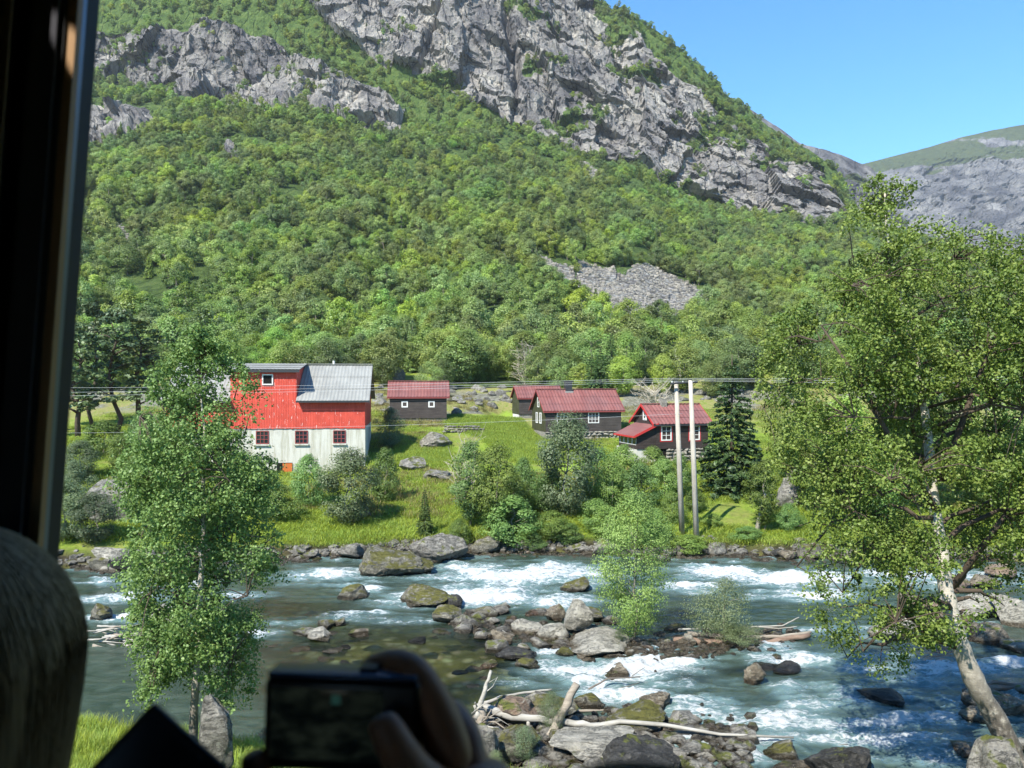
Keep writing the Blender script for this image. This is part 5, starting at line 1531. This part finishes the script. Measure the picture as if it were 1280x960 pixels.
# ------------------------------------------------------------------ driftwood
drift = wood_mat('bleached_wood', (0.25, 0.23, 0.195), (0.40, 0.375, 0.33), 'x', .8)
drift_b = wood_mat('brown_driftwood', (0.19, 0.155, 0.12), (0.32, 0.275, 0.22), 'x', .85)
drift_r = wood_mat('reddish_driftwood', (0.14, 0.085, 0.06), (0.24, 0.17, 0.125), 'x', .85)
drift_d = wood_mat('dark_twigs', (0.10, 0.085, 0.07), (0.20, 0.17, 0.14), 'x', .85)
def log(name, label, pts, r0, r1, mat, Y0, cat='driftwood', group=None, wob=.03, seed=1, branches=(), n=9):
    """pts: pixels with their own distance (px, py, Y)"""
    rng = np.random.default_rng(seed)
    q = [P(*p) for p in pts]
    line = []
    for i in range(len(q) - 1):
        for k in range(5):
            line.append(q[i].lerp(q[i + 1], k / 5) + Vector(rng.normal(size=3)) * wob * r0 * 4)
    line.append(q[-1])
    c = line[0].copy()
    mb = MB(); m = len(line)
    mb.tube([p - c for p in line], [(r0 + (r1 - r0) * i / (m - 1)) * (1 + .07 * rng.normal()) for i in range(m)], n)
    root = mb.build(name, [mat], None, True); root.location = c
    tag(root, label, cat, group)
    for bpts, ra, rb in branches:
        b2 = MB(); b2.tube([P(*p) - c for p in bpts], [ra + (rb - ra) * i / (len(bpts) - 1) for i in range(len(bpts))], 7)
        b2.build('branch', [mat], root, True)
    return root
log('driftwood_log', 'long bleached white log lying across the near stones', [(603, 884, 22.4), (640, 896, 22.2), (700, 902, 22.0), (748, 908, 21.8), (800, 922, 21.5), (880, 932, 21.3), (950, 934, 21.2)], .13, .035, drift, 23, seed=2,
    branches=[([(745, 908, 21.8), (775, 902, 21.8), (830, 906, 21.6), (900, 918, 21.4), (992, 922, 21.3)], .085, .03), ([(905, 933, 21.3), (1000, 936, 21.2), (1060, 930, 21.2)], .03, .012), ([(660, 898, 22.1), (661, 915, 22.1)], .06, .05)])
log('broken_trunk', 'broken pale trunk piece leaning over the white log', [(678, 935, 21.5), (700, 895, 21.9), (721, 855, 22.3)], .15, .12, drift_b, 22.5, seed=3, n=7)
log('dead_stick', 'upright bleached stick rising from the tangle of roots', [(595, 900, 21.8), (605, 865, 22.0), (614, 838, 22.2)], .085, .045, drift, 23, seed=4, branches=[([(604, 868, 23.1), (616, 858, 23.2), (622, 846, 23.3)], .02, .008), ([(608, 855, 23.1), (620, 848, 23.2)], .015, .006)])
log('dead_branch', 'dark thin branch reaching over the lower chute', [(735, 862, 25.0), (760, 848, 25.2), (800, 846, 25.4)], .035, .02, drift_d, 25, seed=5, branches=[([(745, 868, 24.8), (785, 858, 25.2), (800, 853, 25.4)], .022, .012), ([(790, 845, 25.3), (806, 834, 25.6)], .015, .006)])
log('dead_branch', 'grey branch lying behind the broken trunk', [(592, 884, 23.4), (625, 872, 23.6), (655, 866, 23.8), (690, 862, 24)], .06, .03, drift, 23.5, seed=6)
log('dead_branch', 'brown branch below the mossy stone right of the broken trunk', [(700, 890, 23.4), (740, 888, 23.5), (790, 886, 23.7)], .05, .025, drift_b, 23.5, seed=7)
log('dead_branch', 'dark pole at the bottom behind the black boulder', [(590, 948, 21.5), (650, 935, 21.8), (700, 918, 22.2)], .07, .04, drift_d, 22, seed=8)
log('driftwood_log', 'reddish log at the front of the islet debris', [(842, 800, 29.8), (900, 805, 29.6), (960, 803, 29.7), (1012, 794, 30.0)], .16, .10, drift_r, 30, seed=9)
log('driftwood_log', 'pale log on top of the reddish islet debris', [(860, 792, 30.3), (920, 797, 30.1), (975, 796, 30.1), (1014, 790, 30.3)], .10, .06, drift_b, 30, seed=10)
for k in range(11):
    a = rr_.uniform(842, 960); b = rr_.uniform(783, 802)
    log('driftwood_stick', 'weathered stick among the reddish debris on the islet', [(a, b, 30.4), (a + rr_.uniform(25, 50), b + rr_.uniform(-7, 4), 30.3), (a + rr_.uniform(55, 80), b + rr_.uniform(-12, 6), 30.4)], rr_.uniform(.03, .06), .02, rr_.choice([drift_b, drift_r, drift]), 30, 'driftwood', 'sticks in the islet debris', seed=20 + k, n=6)
log('driftwood_log', 'pale forked log sloping into the calm water left of the birch', [(190, 785, 30.5), (172, 806, 29.6), (150, 828, 28.4), (134, 836, 27.8)], .16, .07, drift, 29, seed=11, branches=[([(160, 818, 29), (152, 832, 28.2)], .05, .03)])
for k in range(26):
    a = rr_.uniform(98, 160); b = rr_.uniform(782, 808)
    log('driftwood_stick', 'bleached stick in the driftwood heap beside the blonde head', [(a, b, 30.6 - (b - 782) * .05), (a + rr_.uniform(10, 26), b + rr_.uniform(-8, 8), 30.4 - (b - 782) * .05), (a + rr_.uniform(26, 40), b + rr_.uniform(-10, 8), 30.5 - (b - 782) * .05)], rr_.uniform(.025, .055), .015, rr_.choice([drift, drift, drift_b]), 30, 'driftwood', 'sticks in the left driftwood heap', seed=50 + k, n=5)
for k in range(7):
    a = rr_.uniform(1200, 1250); b = rr_.uniform(852, 885)
    log('driftwood_log', 'orange-brown log in the jam at the right edge', [(a, b, 25), (a + 35, b - rr_.uniform(0, 18), 25.2), (a + 90, b - rr_.uniform(0, 30), 25.4)], rr_.uniform(.06, .14), .05, rr_.choice([drift_b, drift, drift_r]), 25, 'driftwood', 'logs in the jam at the right edge', seed=80 + k, n=7)
# root tangle: one dead root plate
c0 = P(596, 905, 21.9); rw = empty('root_plate', c0); tag(rw, 'tangled dead root plate at the thick end of the white log', 'driftwood')
mb = MB(); mb.tube([(0, -.1, -.5), (.05, 0, 0), (.12, .05, .45)], [.2, .26, .12], 9); mb.build('stump', [drift_b], rw, True)
rt = np.random.default_rng(6)
for k in range(70):
    th = rt.uniform(0, 6.28); d = Vector((math.cos(th) * 1.0, -.35 + .3 * rt.normal(), math.sin(th) * 1.1 - .25)); L = rt.uniform(.4, 1.05)
    a = Vector(rt.normal(size=3)) * .12; m = a + d * L * .5 + Vector(rt.normal(size=3)) * .1; e = a + d * L + Vector(rt.normal(size=3)) * .14 + Vector((0, 0, -.1))
    b2 = MB(); r_ = rt.uniform(.012, .035); b2.tube([a, m, e], [r_, r_ * .7, r_ * .35], 5); b2.build('root', [drift if rt.uniform() < .5 else drift_b], rw, True)
# flotsam twigs caught at the stone left of the islet
c0 = P(628, 800, 30.2); rw = empty('twig_bundle', c0); tag(rw, 'small bundle of pale twigs caught on the stone left of the islet', 'driftwood')
for k in range(14):
    b2 = MB(); a = Vector(rt.normal(size=3)) * .12; d = Vector((rt.normal() * .5, rt.normal() * .2, -.25 + .2 * rt.normal())); b2.tube([a, a + d], [.025, .01], 5); b2.build('twig', [drift], rw)
# leafy sprigs among the near stones
for k, (px, py, w, h) in enumerate(((690, 905, 50, 44), (655, 945, 50, 40), (620, 975, 40, 40), (775, 800, 20, 16), (925, 800, 60, 22))):
    plant('low', 'willow_sprig', ['leafy sprig growing before the broken trunk', 'leafy sprig below the root end of the white log', 'leafy sprig at the bottom edge beside the roots', 'tiny green sprig on the flat pale boulder', 'green sprig sprawling over the islet debris'][k], px, py, w, h, 'plant', at=W(px, py, .3))

# ------------------------------------------------------------------ poles and wires
pole_m = wood_mat('weathered_pole', (0.33, 0.28, 0.22), (0.47, 0.42, 0.35), 'z', .85)
def pole(label, bx, by, tx, ty, Y):
    b, t = P(bx, by, Y), P(tx, ty, Y)
    root = empty('utility_pole', b); tag(root, label, 'utility pole', 'wooden utility poles')
    mb = MB(); mb.tube([Vector((0, 0, -.6)), (t - b) * .5, t - b], [.175, .15, .12], 12); mb.build('pole', [pole_m], root, True)
    mb = MB(); e = t - b; mb.tube([e, e + Vector((0, 0, .06))], [.135, .03], 12); mb.build('cap', [metal_dark], root)
    return root
p1 = pole('pale wooden pole nearer the porch window, the left of the pair', 852.5, 656, 845, 477, 46.6)
p2 = pole('wooden pole with dark shaded side, the right of the pair', 871, 673, 863, 475, 45.9)
mb = MB(); a = P(838, 479.5, 46.2) ; b = P(872, 477.5, 46.2)
mb.tube([a - a, b - a], .06, 8); xa = mb.build('crossarm', [metal_dark]); xa.location = a; tag(xa, 'dark crossarm joining the tops of the two wooden poles', 'crossarm')
for k in range(3):
    i = MB(); q = Vector((.1 + .65 * k, 0, .03)); i.tube([q, q + Vector((0, 0, .13))], [.03, .045], 8); i.build('insulator', [paint_white], xa)
wire_m = plain('aluminium_wire', (.42, .42, .41), .6, .3)
def wire(label, pts, r=.007):
    q = [P(*p) for p in pts]; L = []
    for i in range(len(q) - 1):
        for k in range(16):
            t = k / 16; L.append(q[i].lerp(q[i + 1], t) - Vector((0, 0, 4 * .12 * t * (1 - t))))
    L.append(q[-1]); c = L[0].copy(); mb = MB(); mb.tube([p - c for p in L], r, 5)
    o = mb.build('power_line', [wire_m], None, True); o.location = c
    return tag(o, label, 'power line', 'power lines')
wire('topmost power line crossing from the window post to the poles', [(20, 485, 58), (840, 473, 46.2), (1500, 466, 40)])
wire('second power line just under the topmost one', [(20, 491, 57.5), (855, 474.5, 46.2), (1500, 470, 40)])
wire('third power line from the window post over the barn', [(20, 495.5, 57), (870, 476, 46.2), (1500, 476, 40)])
wire('lowest single wire crossing in front of the barn windows', [(20, 541, 58), (340, 535, 54), (853, 517, 46.4)], .006)
# ------------------------------------------------------------------ the bus round the camera
bus = empty('tour_bus', (0, 0, CZ)); bus.rotation_euler = (0, R(4.2), 0)
tag(bus, 'dark inside of a tour bus with window post and glass at the left', 'bus')
lining = plain('dark_lining', (0.035, 0.035, 0.042), .8, .2, var=.1)
black_rubber = plain('black_rubber', (0.010, 0.010, 0.011), .6, .3)
wood_brown2 = wood_mat('brown_window_trim', (0.24, 0.13, 0.05), (0.34, 0.20, 0.09), 'z', .5)
steel = plain('brushed_edge', (0.13, 0.16, 0.20), .35, .5, .7)
curtain_m = plain('tan_curtain', (0.10, 0.065, 0.03), .9, .1)
tilt = Matrix.Rotation(-R(4.2), 3, 'Y')
def lx(px, Y, py=20): return (tilt @ Vector(((px - 640) / F * Y, 0, -(py - 480) / F * Y))).x
gY = .80
wl = lx(115, gY)
def part(name, m, *boxes, **k):
    mb = MB()
    for b in boxes: mb.box(*b)
    return mb.build(name, [m], bus, **k)
part('gasket', black_rubber, (lx(95, gY), wl, gY - .012, gY + .012, -.62, .55))
part('metal_edge', steel, (lx(90, gY - .02), lx(108, gY - .013), gY - .020, gY - .013, -.62, .55))
part('window_trim', wood_brown2, (lx(60, gY - .03), lx(103, gY - .021), gY - .030, gY - .021, -.62, .55))
part('trim_groove', black_rubber, (lx(40, gY - .03), lx(83, gY - .031), gY - .033, gY - .031, -.62, .55))
part('window_post', lining, (lx(0, gY - .04), lx(75, gY - .034), gY - .038, gY - .034, -.9, .66))
part('post_cover', black_rubber, (lx(-60, gY - .05), lx(24, gY - .039), gY - .044, gY - .039, -.9, .66))
part('side_wall', lining, (-3.0, lx(113, gY + .06), gY + .014, gY + .06, -1.9, 1.0), (lx(113, gY + .06), 1.35, gY - .03, gY + .06, -1.9, -.56), (lx(113, gY + .06), 1.35, gY - .03, gY + .06, .52, 1.0), (1.35, 3.0, gY - .03, gY + .06, -1.9, 1.0))
pane_m = Mat('clear_window_glass'); pane_m.surface(pane_m.n('BsdfTransparent', Color=(.97, .985, .98)))
part('window_pane', pane_m.m, (wl - .003, 1.349, gY - .002, gY + .003, -.559, .519))
cu = []
xs = np.linspace(-1.3, lx(8, gY - .07), 60); zs = np.linspace(-.9, .66, 2)
CXm, CZm = np.meshgrid(xs, zs); CYm = gY - .08 + .02 * np.sin(CXm * 95)
link('curtain', np_mesh('curtain', np.stack([CXm, CYm, CZm], -1).reshape(-1, 3), grid_faces(2, 60), [curtain_m], smooth=True), bus).modifiers.new('thickness', 'SOLIDIFY').thickness = .003
# ceiling with a small added hole, placed so sun falls on the trim
Ti = tilt
sdl = Ti @ sd
q = Ti @ (P(91, 84, gY - .030) - Vector((0, 0, CZ)))
rz_ = .98
hh_ = q + sdl * ((rz_ - q.z) / sdl.z)
hw_ = .022; hd_ = .030
part('ceiling', lining, (-3.0, hh_.x - hw_, -1.7, gY + .06, rz_, rz_ + .03), (hh_.x + hw_, 3.0, -1.7, gY + .06, rz_, rz_ + .03), (hh_.x - hw_, hh_.x + hw_, -1.7, hh_.y - hd_, rz_, rz_ + .03), (hh_.x - hw_, hh_.x + hw_, hh_.y + hd_, gY + .06, rz_, rz_ + .03))
part('floor', lining, (-3.0, 3.0, -1.7, gY + .06, -1.95, -1.9))
part('far_side_wall', lining, (-3.0, 3.0, -1.75, -1.7, -1.95, -.35), (-3.0, 3.0, -1.75, -1.7, .45, 1.01), (-3.0, -.85, -1.75, -1.7, -.35, .45), (-.55, 3.0, -1.75, -1.7, -.35, .45))  # narrow gap added and sized for the sky light reaching the hand
part('end_wall', lining, (-3.05, -3.0, -1.75, gY + .06, -1.95, 1.01)); part('end_wall', lining, (3.0, 3.05, -1.75, gY + .06, -1.95, 1.01))

# ------------------------------------------------------------------ people and what they hold
skin_m = Mat('skin')
skin_m.done(skin_m.mix(skin_m.noise(skin_m.obj(), 30, 4), (0.34, 0.17, 0.095), (0.42, 0.22, 0.13)), .5, None, .4)
cloth_m = plain('dark_jacket', (0.03, 0.032, 0.04), .9, .1, var=.2, scale=40)
hair_m = Mat('blonde_hair'); hair_m.done(hair_m.mix(hair_m.attr('tint'), (0.13, 0.092, 0.046), (0.215, 0.16, 0.085)), .6, None, .2)

def skinned(name, verts, edges, root, mat, parent=None, levels=2):
    """one continuous body grown round a skeleton: verts = [(point, radius)]"""
    me = bpy.data.meshes.new(name)
    me.from_pydata([tuple(v[0]) for v in verts], edges, [])
    o = link(name, me, parent)
    bpy.context.view_layer.update()
    me.materials.append(mat.m if hasattr(mat, 'm') else mat)
    sm = o.modifiers.new('skin', 'SKIN'); sm.use_smooth_shade = True; sm.branch_smoothing = .6
    if not me.skin_vertices: 
        bm = bmesh.new(); bm.from_mesh(me); bm.verts.layers.skin.verify(); bm.to_mesh(me); bm.free()
    for i, v in enumerate(verts):
        r = v[1]; s = me.skin_vertices[0].data[i]
        s.radius = r if hasattr(r, '__len__') else (r, r); s.use_root = (i == root)
    ss = o.modifiers.new('subdivision', 'SUBSURF'); ss.levels = levels; ss.render_levels = levels
    return o

# the one with the compact camera: torso, head, both arms and hands as one surface
def chain(V, E, start, pts):
    k = start
    for p, r in pts:
        V.append((p, r)); E.append((k, len(V) - 1)); k = len(V) - 1
    return k
person = empty('person', (.05, .2, CZ - 1.9)); tag(person, 'seated person in a dark jacket reaching up to hold a compact camera', 'person')
off = person.location
Q = lambda px, py, Y: P(px, py, Y) - off
V, E = [], []
V.append((Vector((.05, .28, CZ - .95)) - off, .15))                # pelvis
chest = chain(V, E, 0, [(Vector((.05, .27, CZ - .75)) - off, .155), (Vector((.05, .26, CZ - .55)) - off, .165)])
chain(V, E, chest, [(Vector((.05, .27, CZ - .42)) - off, .06), (Vector((.05, .29, CZ - .33)) - off, .085), (Vector((.05, .30, CZ - .24)) - off, .075)])
ra = chain(V, E, chest, [(Vector((.20, .27, CZ - .50)) - off, .065), (Vector((.235, .36, CZ - .62)) - off, .052), (Vector((.17, .47, CZ - .46)) - off, .042), (Q(612, 1150, .51), .032), (Q(604, 1060, .515), .030)])
palm = chain(V, E, ra, [(Q(588, 1010, .528), .042), (Q(566, 958, .532), .036)])
la = chain(V, E, chest, [(Vector((-.12, .27, CZ - .50)) - off, .065), (Vector((-.19, .36, CZ - .62)) - off, .052), (Vector((-.19, .46, CZ - .45)) - off, .040), (Q(300, 1150, .52), .030), (Q(302, 1090, .525), .028)])
lpalm = chain(V, E, la, [(Q(306, 1040, .53), .030)])
body = skinned('body', V, E, 0, skin_m, person, 2)
def finger(pts, par=body):
    m = skinned('finger', [(Q(*p[:3]), p[3]) for p in pts], [(i, i + 1) for i in range(len(pts) - 1)], 0, skin_m, par, 2)
    return m
finger([(570, 975, .522, .018), (556, 915, .522, .0165), (537, 866, .520, .0130), (516, 836, .519, .0125), (498, 828, .526, .0112), (478, 829, .534, .0102), (461, 835, .540, .0085), (455, 838, .542, .0058)])
finger([(588, 985, .535, .018), (578, 918, .550, .0150), (562, 886, .572, .0105), (520, 892, .585, .0095), (478, 905, .582, .0085), (462, 912, .578, .006)])
finger([(594, 985, .54, .017), (588, 940, .558, .0145), (570, 918, .578, .0098), (525, 925, .588, .009), (480, 935, .583, .008), (465, 940, .58, .006)])
finger([(596, 1000, .54, .012), (594, 970, .56, .0102), (572, 955, .576, .0086), (535, 958, .582, .0078), (500, 965, .578, .0066), (488, 968, .576, .005)])
finger([(575, 1020, .514, .024), (545, 1000, .498, .021), (512, 965, .488, .0150), (491, 928, .484, .0130), (478, 903, .486, .0115), (474, 893, .488, .0078)])
# left hand steadies the camera from below
finger([(306, 1045, .52, .013), (318, 1000, .506, .0118), (322, 965, .497, .0108), (316, 945, .494, .0088), (314, 940, .494, .006)])
for k in range(4):
    finger([(300 + 6 * k, 1040, .535, .011), (312 + 16 * k, 1010, .558, .0098), (345 + 22 * k, 985, .562, .0088), (372 + 24 * k, 978, .555, .0078), (385 + 24 * k, 976, .548, .006)])
jk = skinned('jacket', [(V[i][0], V[i][1] + .012) for i in (0, 1, 2)] + [(V[i][0], V[i][1] + .012) for i in (6, 7, 8, 9)] + [(V[i][0], V[i][1] + .012) for i in (13, 14, 15, 16)], [(0, 1), (1, 2), (2, 3), (3, 4), (4, 5), (5, 6), (2, 7), (7, 8), (8, 9), (9, 10)], 0, cloth_m, person, 2)
hb = bmesh.new(); bmesh.ops.create_uvsphere(hb, u_segments=20, v_segments=12, radius=.1); hm = bpy.data.meshes.new('hair'); hb.to_mesh(hm); hb.free(); hm.materials.append(bark_dark)
ho = link('hair', hm, person); ho.location = Vector((.05, .275, CZ - .25)) - off; ho.scale = (.95, 1, 1.05)

# compact camera
camc = P(425, 903, .505); cc = empty('compact_camera', camc); tag(cc, 'black compact camera held up in front of the window', 'camera')
cc.rotation_euler = (R(-2), R(1.0), R(-3))
cam_body = plain('black_camera_body', (0.012, 0.012, 0.014), .35, .5)
def screen_mat():
    M = Mat('camera_screen')
    p = M.obj(); n = M.noise(M.mapping(p, (26, 26, 60)), 1.2, 5, .7)
    z = M.n('SeparateXYZ', Vector=p).outputs['Z']
    c = M.mix(M.rng(n, .4, .7), (0.001, 0.002, 0.002), (0.016, 0.022, 0.016))
    M.set(M.p, 'Emission Color', c); M.set(M.p, 'Emission Strength', .30)
    return M.done((0.006, 0.007, 0.008), .12, None, .5)
def rbox(name, x0, x1, y0, y1, z0, z1, mat, parent, r=.003, loc=None):
    bm = bmesh.new(); bmesh.ops.create_cube(bm, size=1)
    for v in bm.verts: v.co = Vector(((x0 + x1) / 2 + v.co.x * (x1 - x0), (y0 + y1) / 2 + v.co.y * (y1 - y0), (z0 + z1) / 2 + v.co.z * (z1 - z0)))
    bmesh.ops.bevel(bm, geom=bm.edges[:], offset=r, segments=3, affect='EDGES', profile=.5)
    me = bpy.data.meshes.new(name); bm.to_mesh(me); bm.free(); me.materials.append(mat); me.polygons.foreach_set('use_smooth', [True] * len(me.polygons))
    return link(name, me, parent)
top_m = plain('camera_top_painted_light', (0.05, 0.075, 0.13), .3, .5, .3)  # bluish light along the top edge is painted into this colour
rbox('camera_body', -.0515, .052, 0, .026, -.033, .0265, cam_body, cc, .004)
rbox('blue_lit_top', -.050, .050, .001, .025, .0262, .0305, top_m, cc, .0018)
rbox('screen', -.0465, .0285, -.0022, .0005, -.024, .0215, screen_mat(), cc, .0008)
rbox('shutter_button', .010, .022, .007, .019, .030, .0335, metal_dark, cc, .001)
ic = Mat('screen_symbol'); ic.set(ic.p, 'Emission Color', (0.03, 0.10, 0.085)); ic.set(ic.p, 'Emission Strength', .14); ic.done((0.02, 0.05, 0.045), .3)
rbox('screen_symbol', -.0055, .0005, -.0027, -.0023, .0125, .0185, ic.m, cc, .0001)
mb = MB(); mb.tube([(-.005, .026, -.002), (-.005, .045, -.002)], [.022, .019], 24); mb.build('lens', [metal_dark], cc, True)
for k in range(3): rbox('button', .034, .041, -.0018, .0005, .008 - .014 * k, .014 - .014 * k, metal_dark, cc, .0006)

# the phone, its corner up
pc = P(197, 985, .46); ph = empty('smartphone', pc); tag(ph, 'black smartphone tilted with one corner up at the bottom edge', 'phone')
ph.rotation_euler = (R(-14), R(43.5), R(4))
pb = plain('phone_case', (0.008, 0.008, 0.010), .4, .4)
psm = Mat('phone_glass'); psm.done((0.006, 0.009, 0.017), .3, None, .25)
Lp, Wp = .15, .074
# its top left corner is the one that points up
rbox('phone_body', 0, Wp, 0, .008, -Lp, 0, pb, ph, .0035)
rbox('phone_screen', .0035, Wp - .0035, -.0008, .0005, -Lp + .005, -.005, psm.m, ph, .0004)
mb = MB(); mb.box(.030, .044, -.0011, -.0009, -.0042, -.0034); mb.build('speaker_slot', [metal_dark], ph)
ph.location = P(191, 878, .46)

# the blonde passenger at the left, holding the phone
hc = P(-92, 838, .60)
pers2 = empty('person', hc + Vector((0, -.02, -.75))); tag(pers2, 'blonde passenger seen from behind at the lower left', 'person')
o2 = pers2.location
V, E = [], []
V.append((hc + Vector((.0, -.03, -.72)) - o2, .14))
ch2 = chain(V, E, 0, [(hc + Vector((.0, -.03, -.5)) - o2, .15), (hc + Vector((0, -.03, -.30)) - o2, .15)])
chain(V, E, ch2, [(hc + Vector((0, -.01, -.17)) - o2, .055), (hc + Vector((0, .01, -.06)) - o2, .078), (hc + Vector((0, .01, .035)) - o2, .088)])
a1 = chain(V, E, ch2, [(hc + Vector((.17, -.02, -.27)) - o2, .06), (hc + Vector((.27, -.06, -.46)) - o2, .047), (P(150, 1300, .47) - o2, .036), (P(165, 1160, .47) - o2, .028), (P(180, 1090, .478) - o2, .03)])
chain(V, E, ch2, [(hc + Vector((-.17, -.02, -.27)) - o2, .06), (hc + Vector((-.22, -.03, -.5)) - o2, .047), (hc + Vector((-.16, .08, -.62)) - o2, .036)])
skinned('body', V, E, 0, skin_m, pers2, 2)
skinned('jacket', [(V[i][0], V[i][1] + .012) for i in (0, 1, 2, 6, 7, 8, 11, 12)], [(0, 1), (1, 2), (2, 3), (3, 4), (4, 5), (2, 6), (6, 7)], 0, cloth_m, pers2, 2)
hv, hf, ht = [], [], []
rh = np.random.default_rng(8)
hr = MB()
hcr = hc + Vector((0, .01, .0)) - o2
def hair_line(a):
    if a < 1.5: return .104 * math.sin(a), .112 * math.cos(a)
    return .104 * (1 - .16 * (a - 1.5) ** 1.4), .112 * math.cos(1.5) - (a - 1.5) * .125
tints = []
ga = math.pi * (3 - 5 ** .5)
for k in range(1500):                                    # locks fall from the crown over the back and sides of the head
    th = rh.uniform(0, 2 * math.pi); lay = rh.uniform(.996, 1.006)
    drop = rh.uniform(.10, .15); sw = rh.uniform(-.35, .35); t0 = rh.uniform(0, .25)
    lock = .003 * math.sin(9 * th + 2 * math.sin(3 * th))
    pts = []
    for j in range(10):
        t = t0 + (1 - t0) * j / 9
        r, z = hair_line(.08 + t * 2.5)
        tw = th + sw * .5 * t * t + .25 * t
        pts.append(hcr + Vector((math.cos(tw) * r * lay, math.sin(tw) * r * lay * 1.06, z * lay)))
    n0 = len(hr.f)
    hr.tube(pts, [.0011 * (1.05 - .6 * j / 9) for j in range(10)], 3, caps=False)
    tints += [np.clip(.5 + .14 * math.sin(9 * th + 2 * math.sin(3 * th) + 1) + .12 * rh.normal(), 0, 1)] * (len(hr.f) - n0)
hme = bpy.data.meshes.new('hair'); hme.from_pydata(hr.v, [], hr.f); hme.materials.append(hair_m.m); hme.polygons.foreach_set('use_smooth', [True] * len(hr.f))
at = hme.attributes.new('tint', 'FLOAT', 'FACE'); at.data.foreach_set('value', tints)
ho2 = link('hair', hme, pers2); ho2['kind'] = 'stuff'
nu, nv = 96, 40
hb_v = []
for j in range(nv):
    r, z = hair_line(.02 + 2.56 * j / (nv - 1))
    for i in range(nu + 1):
        a = 2 * math.pi * i / nu
        wv = 1 + .006 * math.sin(7 * a + 2.2 * j / nv * 3) + .004 * math.sin(17 * a + 5 * j / nv)
        hb_v.append(hcr + Vector((math.cos(a) * r * wv, math.sin(a) * r * 1.06 * wv, z)))
hbm = Mat('blonde_hair_mass')
hp = hbm.obj(); 
st_ = hbm.noise(hbm.mapping(hp, (60, 60, 5)), 1.0, 6, .6)
hbm.done(hbm.mix(hbm.rng(st_, .25, .75), (0.15, 0.108, 0.055), (0.205, 0.15, 0.08)), .6, hbm.bump(st_, .25, .004), .2)
sm_ = np_mesh('hair_base', hb_v, grid_faces(nv, nu + 1), [hbm.m], smooth=True)
link('hair_base', sm_, pers2)
# fingers round the phone, below the frame
for k in range(4):
    skinned('finger', [(P(185 + 3 * k, 1090 - 12 * k, .485) - o2, .011), (P(215, 1080 - 14 * k, .492) - o2, .0095), (P(245 - 4 * k, 1075 - 18 * k, .484) - o2, .0085), (P(250 - 4 * k, 1065 - 18 * k, .470) - o2, .0075)], [(0, 1), (1, 2), (2, 3)], 0, skin_m, pers2, 2)
skinned('thumb', [(P(170, 1100, .47) - o2, .014), (P(150, 1050, .463) - o2, .0125), (P(165, 1020, .452) - o2, .011), (P(185, 1005, .449) - o2, .0085)], [(0, 1), (1, 2), (2, 3)], 0, skin_m, pers2, 2)

# ------------------------------------------------------------------ air
hz = Mat('haze'); 
hz.N.remove(hz.p)
pv = hz.n('VolumePrincipled', Color=(0.80, 0.87, 0.95), Density=0.00009, Anisotropy=0.2)
hz.nt.links.new(pv.outputs[0], hz.out.inputs['Volume'])
mb = MB(); mb.box(-1900, 3900, -100, 3000, -5, 760)
tag(mb.build('haze', [hz.m]), 'thin summer haze over the valley', kind='stuff')
